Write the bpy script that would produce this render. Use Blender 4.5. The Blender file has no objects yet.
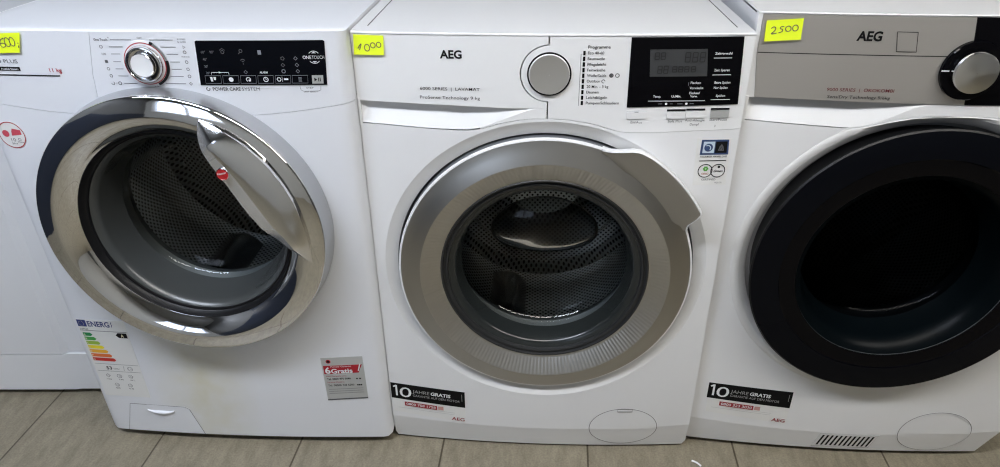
import bpy, bmesh, math, random
import numpy as np
from mathutils import Vector, Matrix
random.seed(4)
SC = bpy.context.scene
COL = SC.collection

# ------------------------------------------------------------------ camera, light, exposure
cd = bpy.data.cameras.new('camera'); cam = bpy.data.objects.new('camera', cd); COL.objects.link(cam)
cd.sensor_width = 36; cd.lens = 692.03 / 1000 * 36; cd.clip_start = .02
YAW, PIT, ROL = -.0577038, .5155063, -.0090458
F = Vector((math.sin(YAW)*math.cos(PIT), math.cos(YAW)*math.cos(PIT), -math.sin(PIT)))
R0 = Vector((math.cos(YAW), -math.sin(YAW), 0)); U0 = R0.cross(F)
R_ = math.cos(ROL)*R0 + math.sin(ROL)*U0; U_ = -math.sin(ROL)*R0 + math.cos(ROL)*U0
mw = Matrix((R_, U_, -F)).transposed().to_4x4(); mw.translation = Vector((-.0171095, -1.0425251, 1.0955698))
cam.matrix_world = mw
SC.camera = cam
SC.view_settings.view_transform = 'Standard'
try: SC.view_settings.look = 'None'
except Exception: pass
SC.view_settings.exposure = 0.05; SC.view_settings.gamma = 1; SC.view_settings.use_curve_mapping = False
SC.cycles.use_denoising = True; SC.cycles.denoising_prefilter = 'ACCURATE'; SC.cycles.pixel_filter_type = 'BLACKMAN_HARRIS'; SC.cycles.filter_width = 1.2
SC.cycles.max_bounces = 10; SC.cycles.transparent_max_bounces = 16; SC.cycles.glossy_bounces = 6
SC.cycles.caustics_reflective = False; SC.cycles.caustics_refractive = False
W_ = bpy.data.worlds.new('sky'); SC.world = W_; W_.use_nodes = True
W_.node_tree.nodes['Background'].inputs[0].default_value = (.75, .85, 1, 1)
W_.node_tree.nodes['Background'].inputs[1].default_value = 1.0
LZ = 1.95
LAMP = 20.5          # ceiling panel emission
DAY = 6            # daylight strength behind the added window, watts

# ------------------------------------------------------------------ materials
def mat(name, col, rough=.5, metal=0., spec=.5, coat=0., emit=None, alpha=None, bump=None, aniso=0., var=0.):
    m = bpy.data.materials.new(name); m.use_nodes = True; nt = m.node_tree; b = nt.nodes['Principled BSDF']
    b.inputs['Base Color'].default_value = (*col, 1); b.inputs['Roughness'].default_value = rough
    b.inputs['Metallic'].default_value = metal; b.inputs['Specular IOR Level'].default_value = spec
    b.inputs['Coat Weight'].default_value = coat; b.inputs['Coat Roughness'].default_value = .04
    if aniso: b.inputs['Anisotropic'].default_value = aniso
    if emit: b.inputs['Emission Color'].default_value = (*emit[0], 1); b.inputs['Emission Strength'].default_value = emit[1]
    if bump or var:
        tc = nt.nodes.new('ShaderNodeTexCoord'); nz = nt.nodes.new('ShaderNodeTexNoise')
        nz.inputs['Scale'].default_value = (bump or (40, 0))[0]; nz.inputs['Detail'].default_value = 3
        nt.links.new(tc.outputs['Object'], nz.inputs['Vector'])
        if bump:
            bp = nt.nodes.new('ShaderNodeBump'); bp.inputs['Strength'].default_value = bump[1]; bp.inputs['Distance'].default_value = .001
            nt.links.new(nz.outputs['Fac'], bp.inputs['Height']); nt.links.new(bp.outputs[0], b.inputs['Normal'])
        if var:
            mx = nt.nodes.new('ShaderNodeMixRGB'); mx.blend_type = 'MULTIPLY'; mx.inputs[0].default_value = var
            mx.inputs[1].default_value = (*col, 1); nt.links.new(nz.outputs['Fac'], mx.inputs[2]); nt.links.new(mx.outputs[0], b.inputs['Base Color'])
    return m

M = {}
M['enamel'] = mat('white_enamel', (.74, .745, .76), .32, coat=.15)
M['enamel_cool'] = mat('white_enamel_cool', (.73, .745, .785), .3, coat=.2)
M['plastic'] = mat('white_plastic', (.76, .765, .775), .35)
M['dish'] = mat('white_door_surround', (.70, .70, .70), .38)
M['grey_plastic'] = mat('grey_plastic', (.42, .43, .45), .4)
M['silver'] = mat('silver_satin_plastic', (.43, .42, .40), .33, metal=1)
M['frost_light'] = mat('frosted_light_ring', (.050, .054, .054), .25)
M['frost'] = mat('frosted_grey_ring', (.017, .020, .020), .2)
M['frost_dark'] = mat('frosted_black_ring', (.0015, .0030, .0040), .3, spec=.06)
M['moat'] = mat('door_gap_grey', (.13, .137, .15), .5)
M['beige_silver'] = mat('knob_silver', (.42, .41, .385), .38, metal=.5)
M['satin'] = mat('satin_grey_metal', (.50, .51, .53), .28, metal=.8)
M['chrome'] = mat('chrome', (.80, .80, .80), .045, metal=1)
M['chrome_soft'] = mat('chrome_soft', (.80, .80, .80), .10, metal=1)
M['handle_satin'] = mat('polished_handle', (.82, .82, .83), .20, metal=.72)
M['silver_light'] = mat('ribbed_silver', (.53, .52, .50), .33, metal=1)
M['black'] = mat('black_plastic', (.006, .006, .007), .4, spec=.25)
M['gloss_black'] = mat('black_glass', (.002, .002, .003), .06, spec=.12)
M['navy_black'] = mat('dark_display_glass', (.0025, .003, .005), .07, spec=.10)
M['rubber'] = mat('grey_rubber', (.075, .08, .085), .45)
M['dark_rubber'] = mat('dark_rubber', (.02, .021, .022), .4)
M['seam'] = mat('painted_gap_shade', (.10, .10, .11), .8)  # dark grey painted as shade where no gap is cut
M['lcd'] = mat('lcd_glass', (.045, .047, .05), .3)
M['lcd_mark'] = mat('lcd_segment', (.014, .014, .016), .4)
M['ink'] = mat('dark_print', (.008, .008, .009), .7, spec=.1)
M['ink_grey'] = mat('grey_print', (.11, .11, .12), .7, spec=.1)
M['ink_white'] = mat('white_print', (.75, .76, .78), .5)
M['ink_dim'] = mat('dim_white_print', (.20, .21, .24), .5)
M['ink_red'] = mat('red_print', (.38, .02, .03), .6, spec=.2)
M['paper'] = mat('sticker_white', (.74, .74, .73), .4)
M['silver_foil'] = mat('sticker_silver', (.50, .51, .51), .35, metal=.3)
M['note'] = mat('neon_yellow_paper', (.80, .95, .02), .6)
M['pencil'] = mat('pen_stroke', (.12, .13, .08), .7)
M['eu_blue'] = mat('eu_blue', (.02, .035, .17), .5)
M['navy'] = mat('navy_print', (.03, .06, .16), .45)
M['foot'] = mat('foot_black', (.01, .01, .01), .7)
M['inner'] = mat('tub_dark', (.03, .03, .032), .6)
M['navy_added'] = mat('added_navy_band', (.012, .018, .035), .35)
M['wall_shop'] = mat('shop_wall_paint', (.12, .12, .12), .7, bump=(60, .1))
M['wall'] = mat('wall_paint', (.45, .45, .43), .7, bump=(60, .1))
M['ceil'] = mat('ceiling_paint', (.30, .30, .30), .8, bump=(60, .1))
M['frame_white'] = mat('window_frame_paint', (.8, .8, .8), .4)
M['lamp_cool'] = mat('lamp_diffuser_cool', (.9, .9, .9), .5, emit=((.80, .87, 1), LAMP*1.8))
M['lamp'] = mat('lamp_diffuser', (.9, .9, .9), .5, emit=((1, .975, .93), LAMP))
for i, c in enumerate([(.0, .22, .06), (.05, .33, .06), (.30, .48, .05), (.85, .72, .02), (.80, .42, .03), (.72, .16, .03), (.55, .03, .02)]):
    M['e%d' % i] = mat('energy_band_%d' % i, c, .5)

def stained():
    m = mat('stained_enamel', (.73, .745, .785), .3, coat=.2); nt = m.node_tree; L = nt.links.new; b_ = nt.nodes['Principled BSDF']
    tc = nt.nodes.new('ShaderNodeTexCoord'); mp = nt.nodes.new('ShaderNodeMapping'); mp.inputs['Location'].default_value = (.068*9, 0, -.14*3.2); mp.inputs['Scale'].default_value = (9, 0, 3.2)
    L(tc.outputs['Object'], mp.inputs[0]); g = nt.nodes.new('ShaderNodeTexGradient'); g.gradient_type = 'SPHERICAL'; L(mp.outputs[0], g.inputs[0])
    n = nt.nodes.new('ShaderNodeTexNoise'); n.inputs['Scale'].default_value = 22; L(tc.outputs['Object'], n.inputs['Vector'])
    k = nt.nodes.new('ShaderNodeMath'); k.operation = 'MULTIPLY'; L(g.outputs['Fac'], k.inputs[0]); L(n.outputs['Fac'], k.inputs[1])
    x = nt.nodes.new('ShaderNodeMixRGB'); x.inputs[1].default_value = (.73, .745, .785, 1); x.inputs[2].default_value = (.60, .56, .36, 1); L(k.outputs[0], x.inputs[0]); L(x.outputs[0], b_.inputs['Base Color'])
    return m
M['enamel_stained'] = stained()

def steel():
    m = mat('brushed_steel', (.50, .485, .47), .36, metal=.75, aniso=.85); nt = m.node_tree; b = nt.nodes['Principled BSDF']
    tv = nt.nodes.new('ShaderNodeCombineXYZ'); tv.inputs[0].default_value = 1; nt.links.new(tv.outputs[0], b.inputs['Tangent']); b.inputs['Anisotropic Rotation'].default_value = .25
    tc = nt.nodes.new('ShaderNodeTexCoord'); mp = nt.nodes.new('ShaderNodeMapping'); mp.inputs['Scale'].default_value = (6, 6, 900)
    nz = nt.nodes.new('ShaderNodeTexNoise'); nz.inputs['Scale'].default_value = 1.5; nz.inputs['Detail'].default_value = 4
    bp = nt.nodes.new('ShaderNodeBump'); bp.inputs['Strength'].default_value = .12; bp.inputs['Distance'].default_value = .0004
    nt.links.new(tc.outputs['Object'], mp.inputs[0]); nt.links.new(mp.outputs[0], nz.inputs['Vector'])
    nt.links.new(nz.outputs['Fac'], bp.inputs['Height']); nt.links.new(bp.outputs[0], b.inputs['Normal'])
    return m
M['steel'] = steel()

def knob_steel():
    m = mat('spun_steel', (.62, .62, .61), .28, metal=1, aniso=.85); nt = m.node_tree; b = nt.nodes['Principled BSDF']
    tg = nt.nodes.new('ShaderNodeTangent'); tg.direction_type = 'RADIAL'; tg.axis = 'Y'
    nt.links.new(tg.outputs[0], b.inputs['Tangent'])
    return m
M['spun'] = knob_steel()

def thin_glass(name, tint, refl=1.0, rough=.02):
    m = bpy.data.materials.new(name); m.use_nodes = True; nt = m.node_tree; nt.nodes.clear()
    o = nt.nodes.new('ShaderNodeOutputMaterial'); t = nt.nodes.new('ShaderNodeBsdfTransparent'); t.inputs[0].default_value = (*tint, 1)
    g = nt.nodes.new('ShaderNodeBsdfGlossy'); g.inputs['Roughness'].default_value = rough; g.inputs['Color'].default_value = (refl, refl, refl, 1)
    f = nt.nodes.new('ShaderNodeFresnel'); f.inputs['IOR'].default_value = 1.5; x = nt.nodes.new('ShaderNodeMixShader')
    nt.links.new(f.outputs[0], x.inputs[0]); nt.links.new(t.outputs[0], x.inputs[1]); nt.links.new(g.outputs[0], x.inputs[2]); nt.links.new(x.outputs[0], o.inputs[0])
    return m
M['glass'] = thin_glass('door_glass', (.86, .9, .89), .4)
M['glass_edge'] = thin_glass('thick_glass_edge', (.50, .55, .54))
M['smoke'] = thin_glass('smoked_glass', (.13, .145, .16), .035)
M['lens'] = thin_glass('thick_glass_lens', (.30, .31, .31), .6, .03); M['lens'].node_tree.nodes['Fresnel'].inputs['IOR'].default_value = 1.35
M['window'] = thin_glass('window_glass', (.95, .97, 1))

def drum_mat(name, col, hole, scale):  # noqa
    # perforated stainless steel: dark round holes on a staggered grid (u along the rim, v along the axis)
    m = mat(name, col, .3, metal=.95); nt = m.node_tree; b = nt.nodes['Principled BSDF']
    uv = nt.nodes.new('ShaderNodeUVMap'); uv.uv_map = 'UVMap'
    v1 = nt.nodes.new('ShaderNodeTexVoronoi'); v1.inputs['Scale'].default_value = scale; v1.inputs['Randomness'].default_value = 0.0
    mp = nt.nodes.new('ShaderNodeMapping'); mp.inputs['Rotation'].default_value = (0, 0, math.radians(45))
    nt.links.new(uv.outputs[0], mp.inputs[0]); nt.links.new(mp.outputs[0], v1.inputs['Vector'])
    cr = nt.nodes.new('ShaderNodeValToRGB'); e = cr.color_ramp.elements
    e[0].position = hole; e[0].color = (.006, .006, .006, 1); e[1].position = hole + .06; e[1].color = (*col, 1)
    nt.links.new(v1.outputs['Distance'], cr.inputs[0]); nt.links.new(cr.outputs[0], b.inputs['Base Color'])
    bp = nt.nodes.new('ShaderNodeBump'); bp.inputs['Strength'].default_value = .5; bp.inputs['Distance'].default_value = .001
    nt.links.new(v1.outputs['Distance'], bp.inputs['Height']); nt.links.new(bp.outputs[0], b.inputs['Normal'])
    return m
M['drum'] = drum_mat('perforated_drum', (.62, .62, .62), .27, 1)
M['drum_plain'] = mat('stainless_plain', (.6, .6, .6), .22, metal=1)

def floor_mat():
    m = mat('floor_tiles', (.2, .19, .16), .42); nt = m.node_tree; b = nt.nodes['Principled BSDF']; L = nt.links.new
    tc = nt.nodes.new('ShaderNodeTexCoord'); mp = nt.nodes.new('ShaderNodeMapping'); mp.vector_type = 'POINT'
    mp.inputs['Rotation'].default_value = (0, 0, math.radians(1.6)); mp.inputs['Location'].default_value = (-.1005 + .6, .28 + .6, 0)
    L(tc.outputs['Object'], mp.inputs[0])
    br = nt.nodes.new('ShaderNodeTexBrick'); br.offset = 0; br.squash = 1; br.inputs['Scale'].default_value = 1
    br.inputs['Brick Width'].default_value = .3; br.inputs['Row Height'].default_value = .6; br.inputs['Mortar Size'].default_value = .0022
    br.inputs['Mortar Smooth'].default_value = .3; br.inputs['Bias'].default_value = 0
    br.inputs['Color1'].default_value = (1, 1, 1, 1); br.inputs['Color2'].default_value = (.93, .93, .92, 1); br.inputs['Mortar'].default_value = (.30, .27, .23, 1)
    L(mp.outputs[0], br.inputs['Vector'])
    mp2 = nt.nodes.new('ShaderNodeMapping'); mp2.inputs['Scale'].default_value = (5, 1.6, 1); L(tc.outputs['Object'], mp2.inputs[0])
    n1 = nt.nodes.new('ShaderNodeTexNoise'); n1.inputs['Scale'].default_value = 9; n1.inputs['Detail'].default_value = 8; n1.inputs['Roughness'].default_value = .7; L(mp2.outputs[0], n1.inputs['Vector'])
    n2 = nt.nodes.new('ShaderNodeTexNoise'); n2.inputs['Scale'].default_value = 260; n2.inputs['Detail'].default_value = 2; L(tc.outputs['Object'], n2.inputs['Vector'])
    cr = nt.nodes.new('ShaderNodeValToRGB'); e = cr.color_ramp.elements
    e[0].position = .3; e[0].color = (.165, .142, .100, 1); e[1].position = .72; e[1].color = (.285, .252, .185, 1)
    L(n1.outputs['Fac'], cr.inputs[0])
    m2 = nt.nodes.new('ShaderNodeMixRGB'); m2.blend_type = 'OVERLAY'; m2.inputs[0].default_value = .35; L(cr.outputs[0], m2.inputs[1]); L(n2.outputs['Fac'], m2.inputs[2])
    mu = nt.nodes.new('ShaderNodeMixRGB'); mu.blend_type = 'MULTIPLY'; mu.inputs[0].default_value = 1; L(m2.outputs[0], mu.inputs[1]); L(br.outputs['Color'], mu.inputs[2])
    L(mu.outputs[0], b.inputs['Base Color'])
    bp = nt.nodes.new('ShaderNodeBump'); bp.inputs['Strength'].default_value = .4; bp.inputs['Distance'].default_value = .002; bp.invert = True
    L(br.outputs['Fac'], bp.inputs['Height']); L(bp.outputs[0], b.inputs['Normal'])
    return m
M['floor'] = floor_mat()

# ------------------------------------------------------------------ mesh helpers
def root(name, label, cat, loc, rz=0, group=None):
    o = bpy.data.objects.new(name, None); COL.objects.link(o); o.empty_display_size = .1
    o.location = loc; o.rotation_euler = (0, 0, rz); o['label'] = label; o['category'] = cat
    if group: o['group'] = group
    return o

class MB:
    def __init__(s): s.v = []; s.f = []; s.m = []; s.uv = {}
    def add(s, vs, fs, mi=0):
        k = len(s.v); s.v += [tuple(map(float, p)) for p in vs]
        for f in fs: s.f.append([i + k for i in f]); s.m.append(mi)
        return k
    def box(s, x0, x1, y0, y1, z0, z1, mi=0, bev=0.):
        bm = bmesh.new(); bmesh.ops.create_cube(bm, size=1)
        for v in bm.verts: v.co = Vector((x0 + (v.co.x + .5)*(x1-x0), y0 + (v.co.y + .5)*(y1-y0), z0 + (v.co.z + .5)*(z1-z0)))
        if bev: bmesh.ops.bevel(bm, geom=bm.edges[:], offset=bev, segments=2, profile=.5, affect='EDGES')
        bm.verts.ensure_lookup_table(); s.add([v.co for v in bm.verts], [[v.index for v in f.verts] for f in bm.faces], mi); bm.free()
    def lathe(s, cx, cz, prof, seg=128, mi=0, a0=0, a1=360, mis=None, rf=None, cap=False):
        full = abs(a1 - a0 - 360) < 1e-6; n = seg if full else seg + 1; vs = []
        for (r, y) in prof:
            for i in range(n):
                a = math.radians(a0 + (a1-a0)*i/seg); rr, yy = (r, y) if rf is None else rf(r, y, a)
                vs.append((cx + rr*math.cos(a), yy, cz + rr*math.sin(a)))
        k = len(s.v); s.v += vs
        for j in range(len(prof)-1):
            for i in range(seg):
                i2 = (i+1) % n; s.f.append([k+j*n+i, k+j*n+i2, k+(j+1)*n+i2, k+(j+1)*n+i]); s.m.append(mis[j] if mis else mi)
        if cap: s.f.append([k+(len(prof)-1)*n+i for i in range(n)]); s.m.append(mis[-1] if mis else mi)
    def grid(s, P, mi=0):
        nu = len(P); nv = len(P[0]); k = len(s.v)
        for row in P: s.v += [tuple(map(float, p)) for p in row]
        for i in range(nu-1):
            for j in range(nv-1): s.f.append([k+i*nv+j, k+(i+1)*nv+j, k+(i+1)*nv+j+1, k+i*nv+j+1]); s.m.append(mi)
    def plate(s, polys, face, depth=.015, off=0., mi=0, step=.025, zstep=None, mside=None):
        """polygons in the (u,z) plane pressed onto the curved front, sliced fine enough to follow it, with a rim going back"""
        bm = bmesh.new()
        for poly in polys:
            try: bm.faces.new([bm.verts.new((u, 0, z)) for (u, z) in poly])
            except ValueError: pass
        bmesh.ops.remove_doubles(bm, verts=bm.verts[:], dist=2e-5)
        xs = [v.co.x for v in bm.verts]; zs = [v.co.z for v in bm.verts]
        if step:
            k = math.ceil(min(xs)/step)
            while k*step < max(xs):
                bmesh.ops.bisect_plane(bm, geom=bm.verts[:]+bm.edges[:]+bm.faces[:], plane_co=(k*step+1e-5, 0, 0), plane_no=(1, 0, 0), dist=1e-7); k += 1
        if zstep:
            k = math.ceil(min(zs)/zstep)
            while k*zstep < max(zs):
                bmesh.ops.bisect_plane(bm, geom=bm.verts[:]+bm.edges[:]+bm.faces[:], plane_co=(0, 0, k*zstep+1e-5), plane_no=(0, 0, 1), dist=1e-7); k += 1
        be = [e for e in bm.edges if len(e.link_faces) == 1]
        bm.verts.index_update(); nv = len(bm.verts); bm.verts.ensure_lookup_table()
        vs = [(v.co.x, face(v.co.x, v.co.z) - off, v.co.z) for v in bm.verts]
        fs = [[v.index for v in f.verts] for f in bm.faces]
        k = s.add(vs, fs, mi)
        if depth:
            bset = sorted({v.index for e in be for v in e.verts}); mp = {}
            for i in bset: mp[i] = len(s.v); x, y, z = vs[i]; s.v.append((x, y + depth, z))
            for e in be:
                a, b = e.verts[0].index, e.verts[1].index
                s.f.append([k+a, k+b, mp[b], mp[a]]); s.m.append(mi if mside is None else mside)
        bm.free()
    def sheet(s, u0, u1, z0, z1, face, off=.0006, mi=0, depth=.0006, step=.02, mside=None):
        s.plate([[(u0, z0), (u1, z0), (u1, z1), (u0, z1)]], face, depth, off, mi, step, mside=mside)
    def quad(s, pts, face, off=.0006, mi=0, depth=.0006, step=.02): s.plate([pts], face, depth, off, mi, step)
    def ribbon(s, pts, w, face, off=.0009, mi=0, closed=False):
        n = len(pts); k = len(s.v)
        for i in range(n):
            a = pts[(i-1) % n] if (closed or i > 0) else pts[i]; b = pts[(i+1) % n] if (closed or i < n-1) else pts[i]
            dx, dz = b[0]-a[0], b[1]-a[1]; l = math.hypot(dx, dz) or 1; nx, nz = -dz/l*w/2, dx/l*w/2
            for sg in (1, -1):
                u, z = pts[i][0]+sg*nx, pts[i][1]+sg*nz; s.v.append((u, face(u, z)-off, z))
        for i in range(n if closed else n-1):
            j = (i+1) % n; s.f.append([k+2*i, k+2*i+1, k+2*j+1, k+2*j]); s.m.append(mi)
    def circle(s, cu, cz, r, w, face, off=.0009, mi=0, n=40, a0=0, a1=360, rz=None):
        full = abs(a1-a0-360) < 1e-6
        pts = [(cu + r*math.cos(math.radians(a0+(a1-a0)*i/n)), cz + (rz or r)*math.sin(math.radians(a0+(a1-a0)*i/n))) for i in range(n if full else n+1)]
        s.ribbon(pts, w, face, off, mi, full)
    def disc(s, cu, cz, r, face, off=.0009, mi=0, n=28, rz=None, depth=0):
        s.plate([[(cu + r*math.cos(2*math.pi*i/n), cz + (rz or r)*math.sin(2*math.pi*i/n)) for i in range(n)]], face, depth, off, mi, None)
    def text(s, body, u, z, h, face, off=.0009, mi=0, width=None, bold=0., rot=0., right=None, shear=0.):
        c = bpy.data.curves.new('t', 'FONT'); c.body = body; c.size = 1; c.resolution_u = 3; c.offset = bold
        o = bpy.data.objects.new('t', c); me = bpy.data.meshes.new_from_object(o)
        P = np.array([v.co[:2] for v in me.vertices]).reshape(-1, 2); fs = [list(p.vertices) for p in me.polygons]
        bpy.data.objects.remove(o); bpy.data.curves.remove(c); bpy.data.meshes.remove(me)
        if not len(P): return
        P[:, 0] -= P[:, 0].min(); k = h/.73
        sx = k if width is None else width/P[:, 0].max()
        X = P[:, 0]*sx + shear*P[:, 1]*k; Z = P[:, 1]*k; cr, sr = math.cos(rot), math.sin(rot)
        Uu = u + X*cr - Z*sr; Zz = z + X*sr + Z*cr
        s.add([(a, face(a, b)-off, b) for a, b in zip(Uu, Zz)], fs, mi)
    def build(s, name, mats, parent=None, smooth=35, normals=True, frame=None, uvs=None):
        """parent: part of that thing. frame: a thing of its own, built in that machine's local frame"""
        if not isinstance(mats, (list, tuple)): mats = [mats]
        org = Vector((0, 0, 0))
        if frame:
            a = np.array(s.v); org = Vector((a[:, 0].mean(), a[:, 1].max(), a[:, 2].min()))
        me = bpy.data.meshes.new(name); me.from_pydata([tuple(Vector(p)-org) for p in s.v], [], s.f); me.validate()
        for m in mats: me.materials.append(m if not isinstance(m, str) else M[m])
        if len(me.polygons) == len(s.m): me.polygons.foreach_set('material_index', s.m)
        if uvs:
            L = me.uv_layers.new(name='UVMap')
            for lp in me.loops: L.data[lp.index].uv = uvs(me.vertices[lp.vertex_index].co)
        if normals:
            bm = bmesh.new(); bm.from_mesh(me); bmesh.ops.recalc_face_normals(bm, faces=bm.faces[:]); bm.to_mesh(me); bm.free()
        if smooth:
            me.polygons.foreach_set('use_smooth', [True]*len(me.polygons)); me.set_sharp_from_angle(angle=math.radians(smooth))
        o = bpy.data.objects.new(name, me); COL.objects.link(o)
        if parent: o.parent = parent
        if frame:
            loc, rz = frame; c, sn = math.cos(rz), math.sin(rz)
            o.location = (loc[0]+org.x*c-org.y*sn, loc[1]+org.x*sn+org.y*c, org.z+loc[2]); o.rotation_euler = (0, 0, rz)
        return o

def tag(o, label, cat, group=None, kind=None):
    o['label'] = label; o['category'] = cat
    if group: o['group'] = group
    if kind: o['kind'] = kind
    return o
def struct(mb, name, m, **k): o = mb.build(name, m, smooth=0, **k); o['kind'] = 'structure'; return o
def interp(pts):
    xs = [p[0] for p in pts]; ys = [p[1] for p in pts]; g = np.linspace(xs[0], xs[-1], 240); y = np.interp(g, xs, ys)
    ker = np.hanning(17); ker /= ker.sum(); ys_ = np.convolve(np.pad(y, 8, mode='edge'), ker, 'valid')
    return lambda u: float(np.interp(u, g, ys_))
def arc(cu, cz, r, a0, a1, n=48): return [(cu + r*math.cos(math.radians(a0+(a1-a0)*i/n)), cz + r*math.sin(math.radians(a0+(a1-a0)*i/n))) for i in range(n+1)]
def curve(f, u0, u1, n=30): return [(u0+(u1-u0)*i/n, f(u0+(u1-u0)*i/n)) for i in range(n+1)]

# ------------------------------------------------------------------ the room
X0, X1, Y0, Y1, ZC = -1.95, 2.5, -2.4, .80, 2.40
b = MB(); b.box(X0, X1, Y0, Y1, -.05, 0); struct(b, 'floor', 'floor')
b = MB(); b.box(X0, X1, Y0, Y1, ZC, ZC+.05); struct(b, 'ceiling', 'ceil')
b = MB(); b.box(X0, X1, Y1, Y1+.08, 0, ZC); struct(b, 'wall_back', 'wall')
b = MB(); b.box(X1, X1+.08, Y0, Y1, 0, ZC); struct(b, 'wall_right', 'wall_shop')
b = MB(); b.box(X0-.08, X0, Y0, Y1, 0, ZC); struct(b, 'wall_left', 'wall_shop')
b = MB(); b.box(X0, X0+.012, Y0, Y1, 0, 1.0, 0, .003); struct(b, 'added_dark_band_1', 'navy_added')  # unseen dark band, added for the chrome ring to reflect
WX0, WX1, WZ0, WZ1 = -1.85, -.75, 1.15, 2.05      # unseen window, added to light the left machine
b = MB(); b.box(X0, WX0, Y0-.08, Y0, 0, ZC); b.box(WX1, X1, Y0-.08, Y0, 0, ZC); b.box(WX0, WX1, Y0-.08, Y0, 0, WZ0); b.box(WX0, WX1, Y0-.08, Y0, WZ1, ZC)
struct(b, 'wall_front', 'wall')
b = MB()
for x in (WX0, (WX0+WX1)/2-.02, WX1-.04): b.box(x, x+.04, Y0-.06, Y0-.01, WZ0, WZ1, 0)
for z in (WZ0, WZ1-.04): b.box(WX0+.04, WX1-.04, Y0-.06, Y0-.01, z, z+.04, 0)
wf = struct(b, 'added_window_1', 'frame_white')
b = MB(); b.box(WX0+.04, WX1-.04, Y0-.04, Y0-.034, WZ0+.04, WZ1-.04); p = b.build('pane', 'window', wf, smooth=0)
ld = bpy.data.lights.new('window_fill', 'AREA'); ld.shape = 'RECTANGLE'; ld.size = 1.1; ld.size_y = .9; ld.energy = DAY; ld.color = (.78, .86, 1)
lo = bpy.data.objects.new('window_fill', ld); COL.objects.link(lo); lo.location = ((WX0+WX1)/2, Y0-.2, (WZ0+WZ1)/2); lo.rotation_euler = (math.radians(90), 0, 0)

def ceiling_lamp(x, y, z, m, label):
    t = root('ceiling_light', label, 'light', (x, y, z), 0, 'suspended ceiling lights')
    f = MB(); f.box(-.62, .62, -.13, .13, .02, .05, 0, .004); f.build('housing', 'frame_white', t)
    d = MB(); d.box(-.60, .60, -.11, .11, .012, .02, 0); d.build('diffuser', m, t, smooth=0)
    for sx in (-.5, .5): r = MB(); r.box(sx-.003, sx+.003, -.003, .003, .05, ZC-z, 0); r.build('rod', 'frame_white', t, smooth=0)
ceiling_lamp(-1.00, -.80, LZ, 'lamp_cool', 'cool white ceiling light hanging over the left machine')
ceiling_lamp(.30, -.80, LZ, 'lamp', 'warm white ceiling light hanging over the middle machine')
ceiling_lamp(1.60, -.80, LZ, 'lamp', 'warm white ceiling light hanging over the right machine')

# ------------------------------------------------------------------ shared appliance pieces
def make_cabinet(t, W, zt, m, depth=.585, y0=.022):
    b = MB(); x0, x1, z0 = -W+.002, W-.002, .03
    for (p) in ([(x0, y0, z0), (x0, depth, z0), (x0, depth, zt), (x0, y0, zt)], [(x1, y0, z0), (x1, depth, z0), (x1, depth, zt), (x1, y0, zt)],
                [(x0, depth, z0), (x1, depth, z0), (x1, depth, zt), (x0, depth, zt)], [(x0, y0, z0), (x1, y0, z0), (x1, depth, z0), (x0, depth, z0)]):
        b.add(p, [[0, 1, 2, 3]])
    b.build('cabinet', m, t, normals=False, smooth=0)
    for (x, y) in ((-W+.06, .07), (W-.06, .07), (-W+.06, depth-.06), (W-.06, depth-.06)):
        f = MB(); n = 16
        vs = [(x+.022*math.cos(2*math.pi*i/n), y+.022*math.sin(2*math.pi*i/n), z) for z in (0, .032) for i in range(n)]
        f.add(vs, [[i, (i+1) % n, n+(i+1) % n, n+i] for i in range(n)] + [list(range(n)), list(range(n, 2*n))]); f.build('foot', 'foot', t)

def make_drum(t, cz, r=.235, y0=.075, y1=.37, paddles=True):
    b = MB(); b.lathe(0, cz, [(r*.86, y0), (r*.97, y0+.012), (r, y0+.03), (r, y1-.03)], 96)
    def uvs(co):
        a = math.atan2(co.z-cz, co.x); return (a*r/.0085, co.y/.0085)
    dr = b.build('drum', 'drum', t, normals=False, uvs=uvs)
    b = MB(); prof = [(r, y1-.03), (r*.93, y1), (r*.80, y1-.004), (r*.74, y1-.022), (r*.46, y1-.026), (r*.38, y1+.0), (r*.2, y1+.01), (.0005, y1+.01)]
    b.lathe(0, cz, prof, 96, rf=lambda rr, yy, a: (rr, yy - (.010*max(0, math.cos(3*a+.4))**2 if r*.4 < rr < r*.78 else 0)))
    b.build('drum_back', 'drum', t, normals=False, uvs=lambda co: (co.x/.0085, (co.z-cz)/.0085))
    if paddles:
        for k in range(3):
            a = math.radians(12 + 120*k); b = MB(); n = 9; rows = []
            for i in range(n):
                yy = y0+.03+(y1-.07-y0-.03)*i/(n-1); h = .045*math.sin(math.pi*min(1, max(0, (i+.4)/(n-.2))))**.4; row = []
                for j in range(9):
                    q = (j-4)/4; aa = a + q*.17; rr = r - h*(1-abs(q)**1.7)-.0005; row.append((rr*math.cos(aa), yy, cz+rr*math.sin(aa)))
                rows.append(row)
            b.grid(rows); b.build('drum_paddle', 'drum_plain', t, normals=False)

def make_tub(t, cz, ro, ri, y0=.0, y1=.075):
    # folded rubber gasket between the door opening and the drum
    b = MB(); b.lathe(0, cz, [(ro, y0), (ro-.006, y0+.012), (ro-.02, y0+.018), (ro-.024, y0+.03), (ro-.012, y0+.045), (ri+.012, y0+.05), (ri, y1-.012), (ri+.004, y1+.004), (ri+.03, y1+.008)], 96)
    b.build('door_gasket', 'rubber', t, normals=False)

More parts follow.
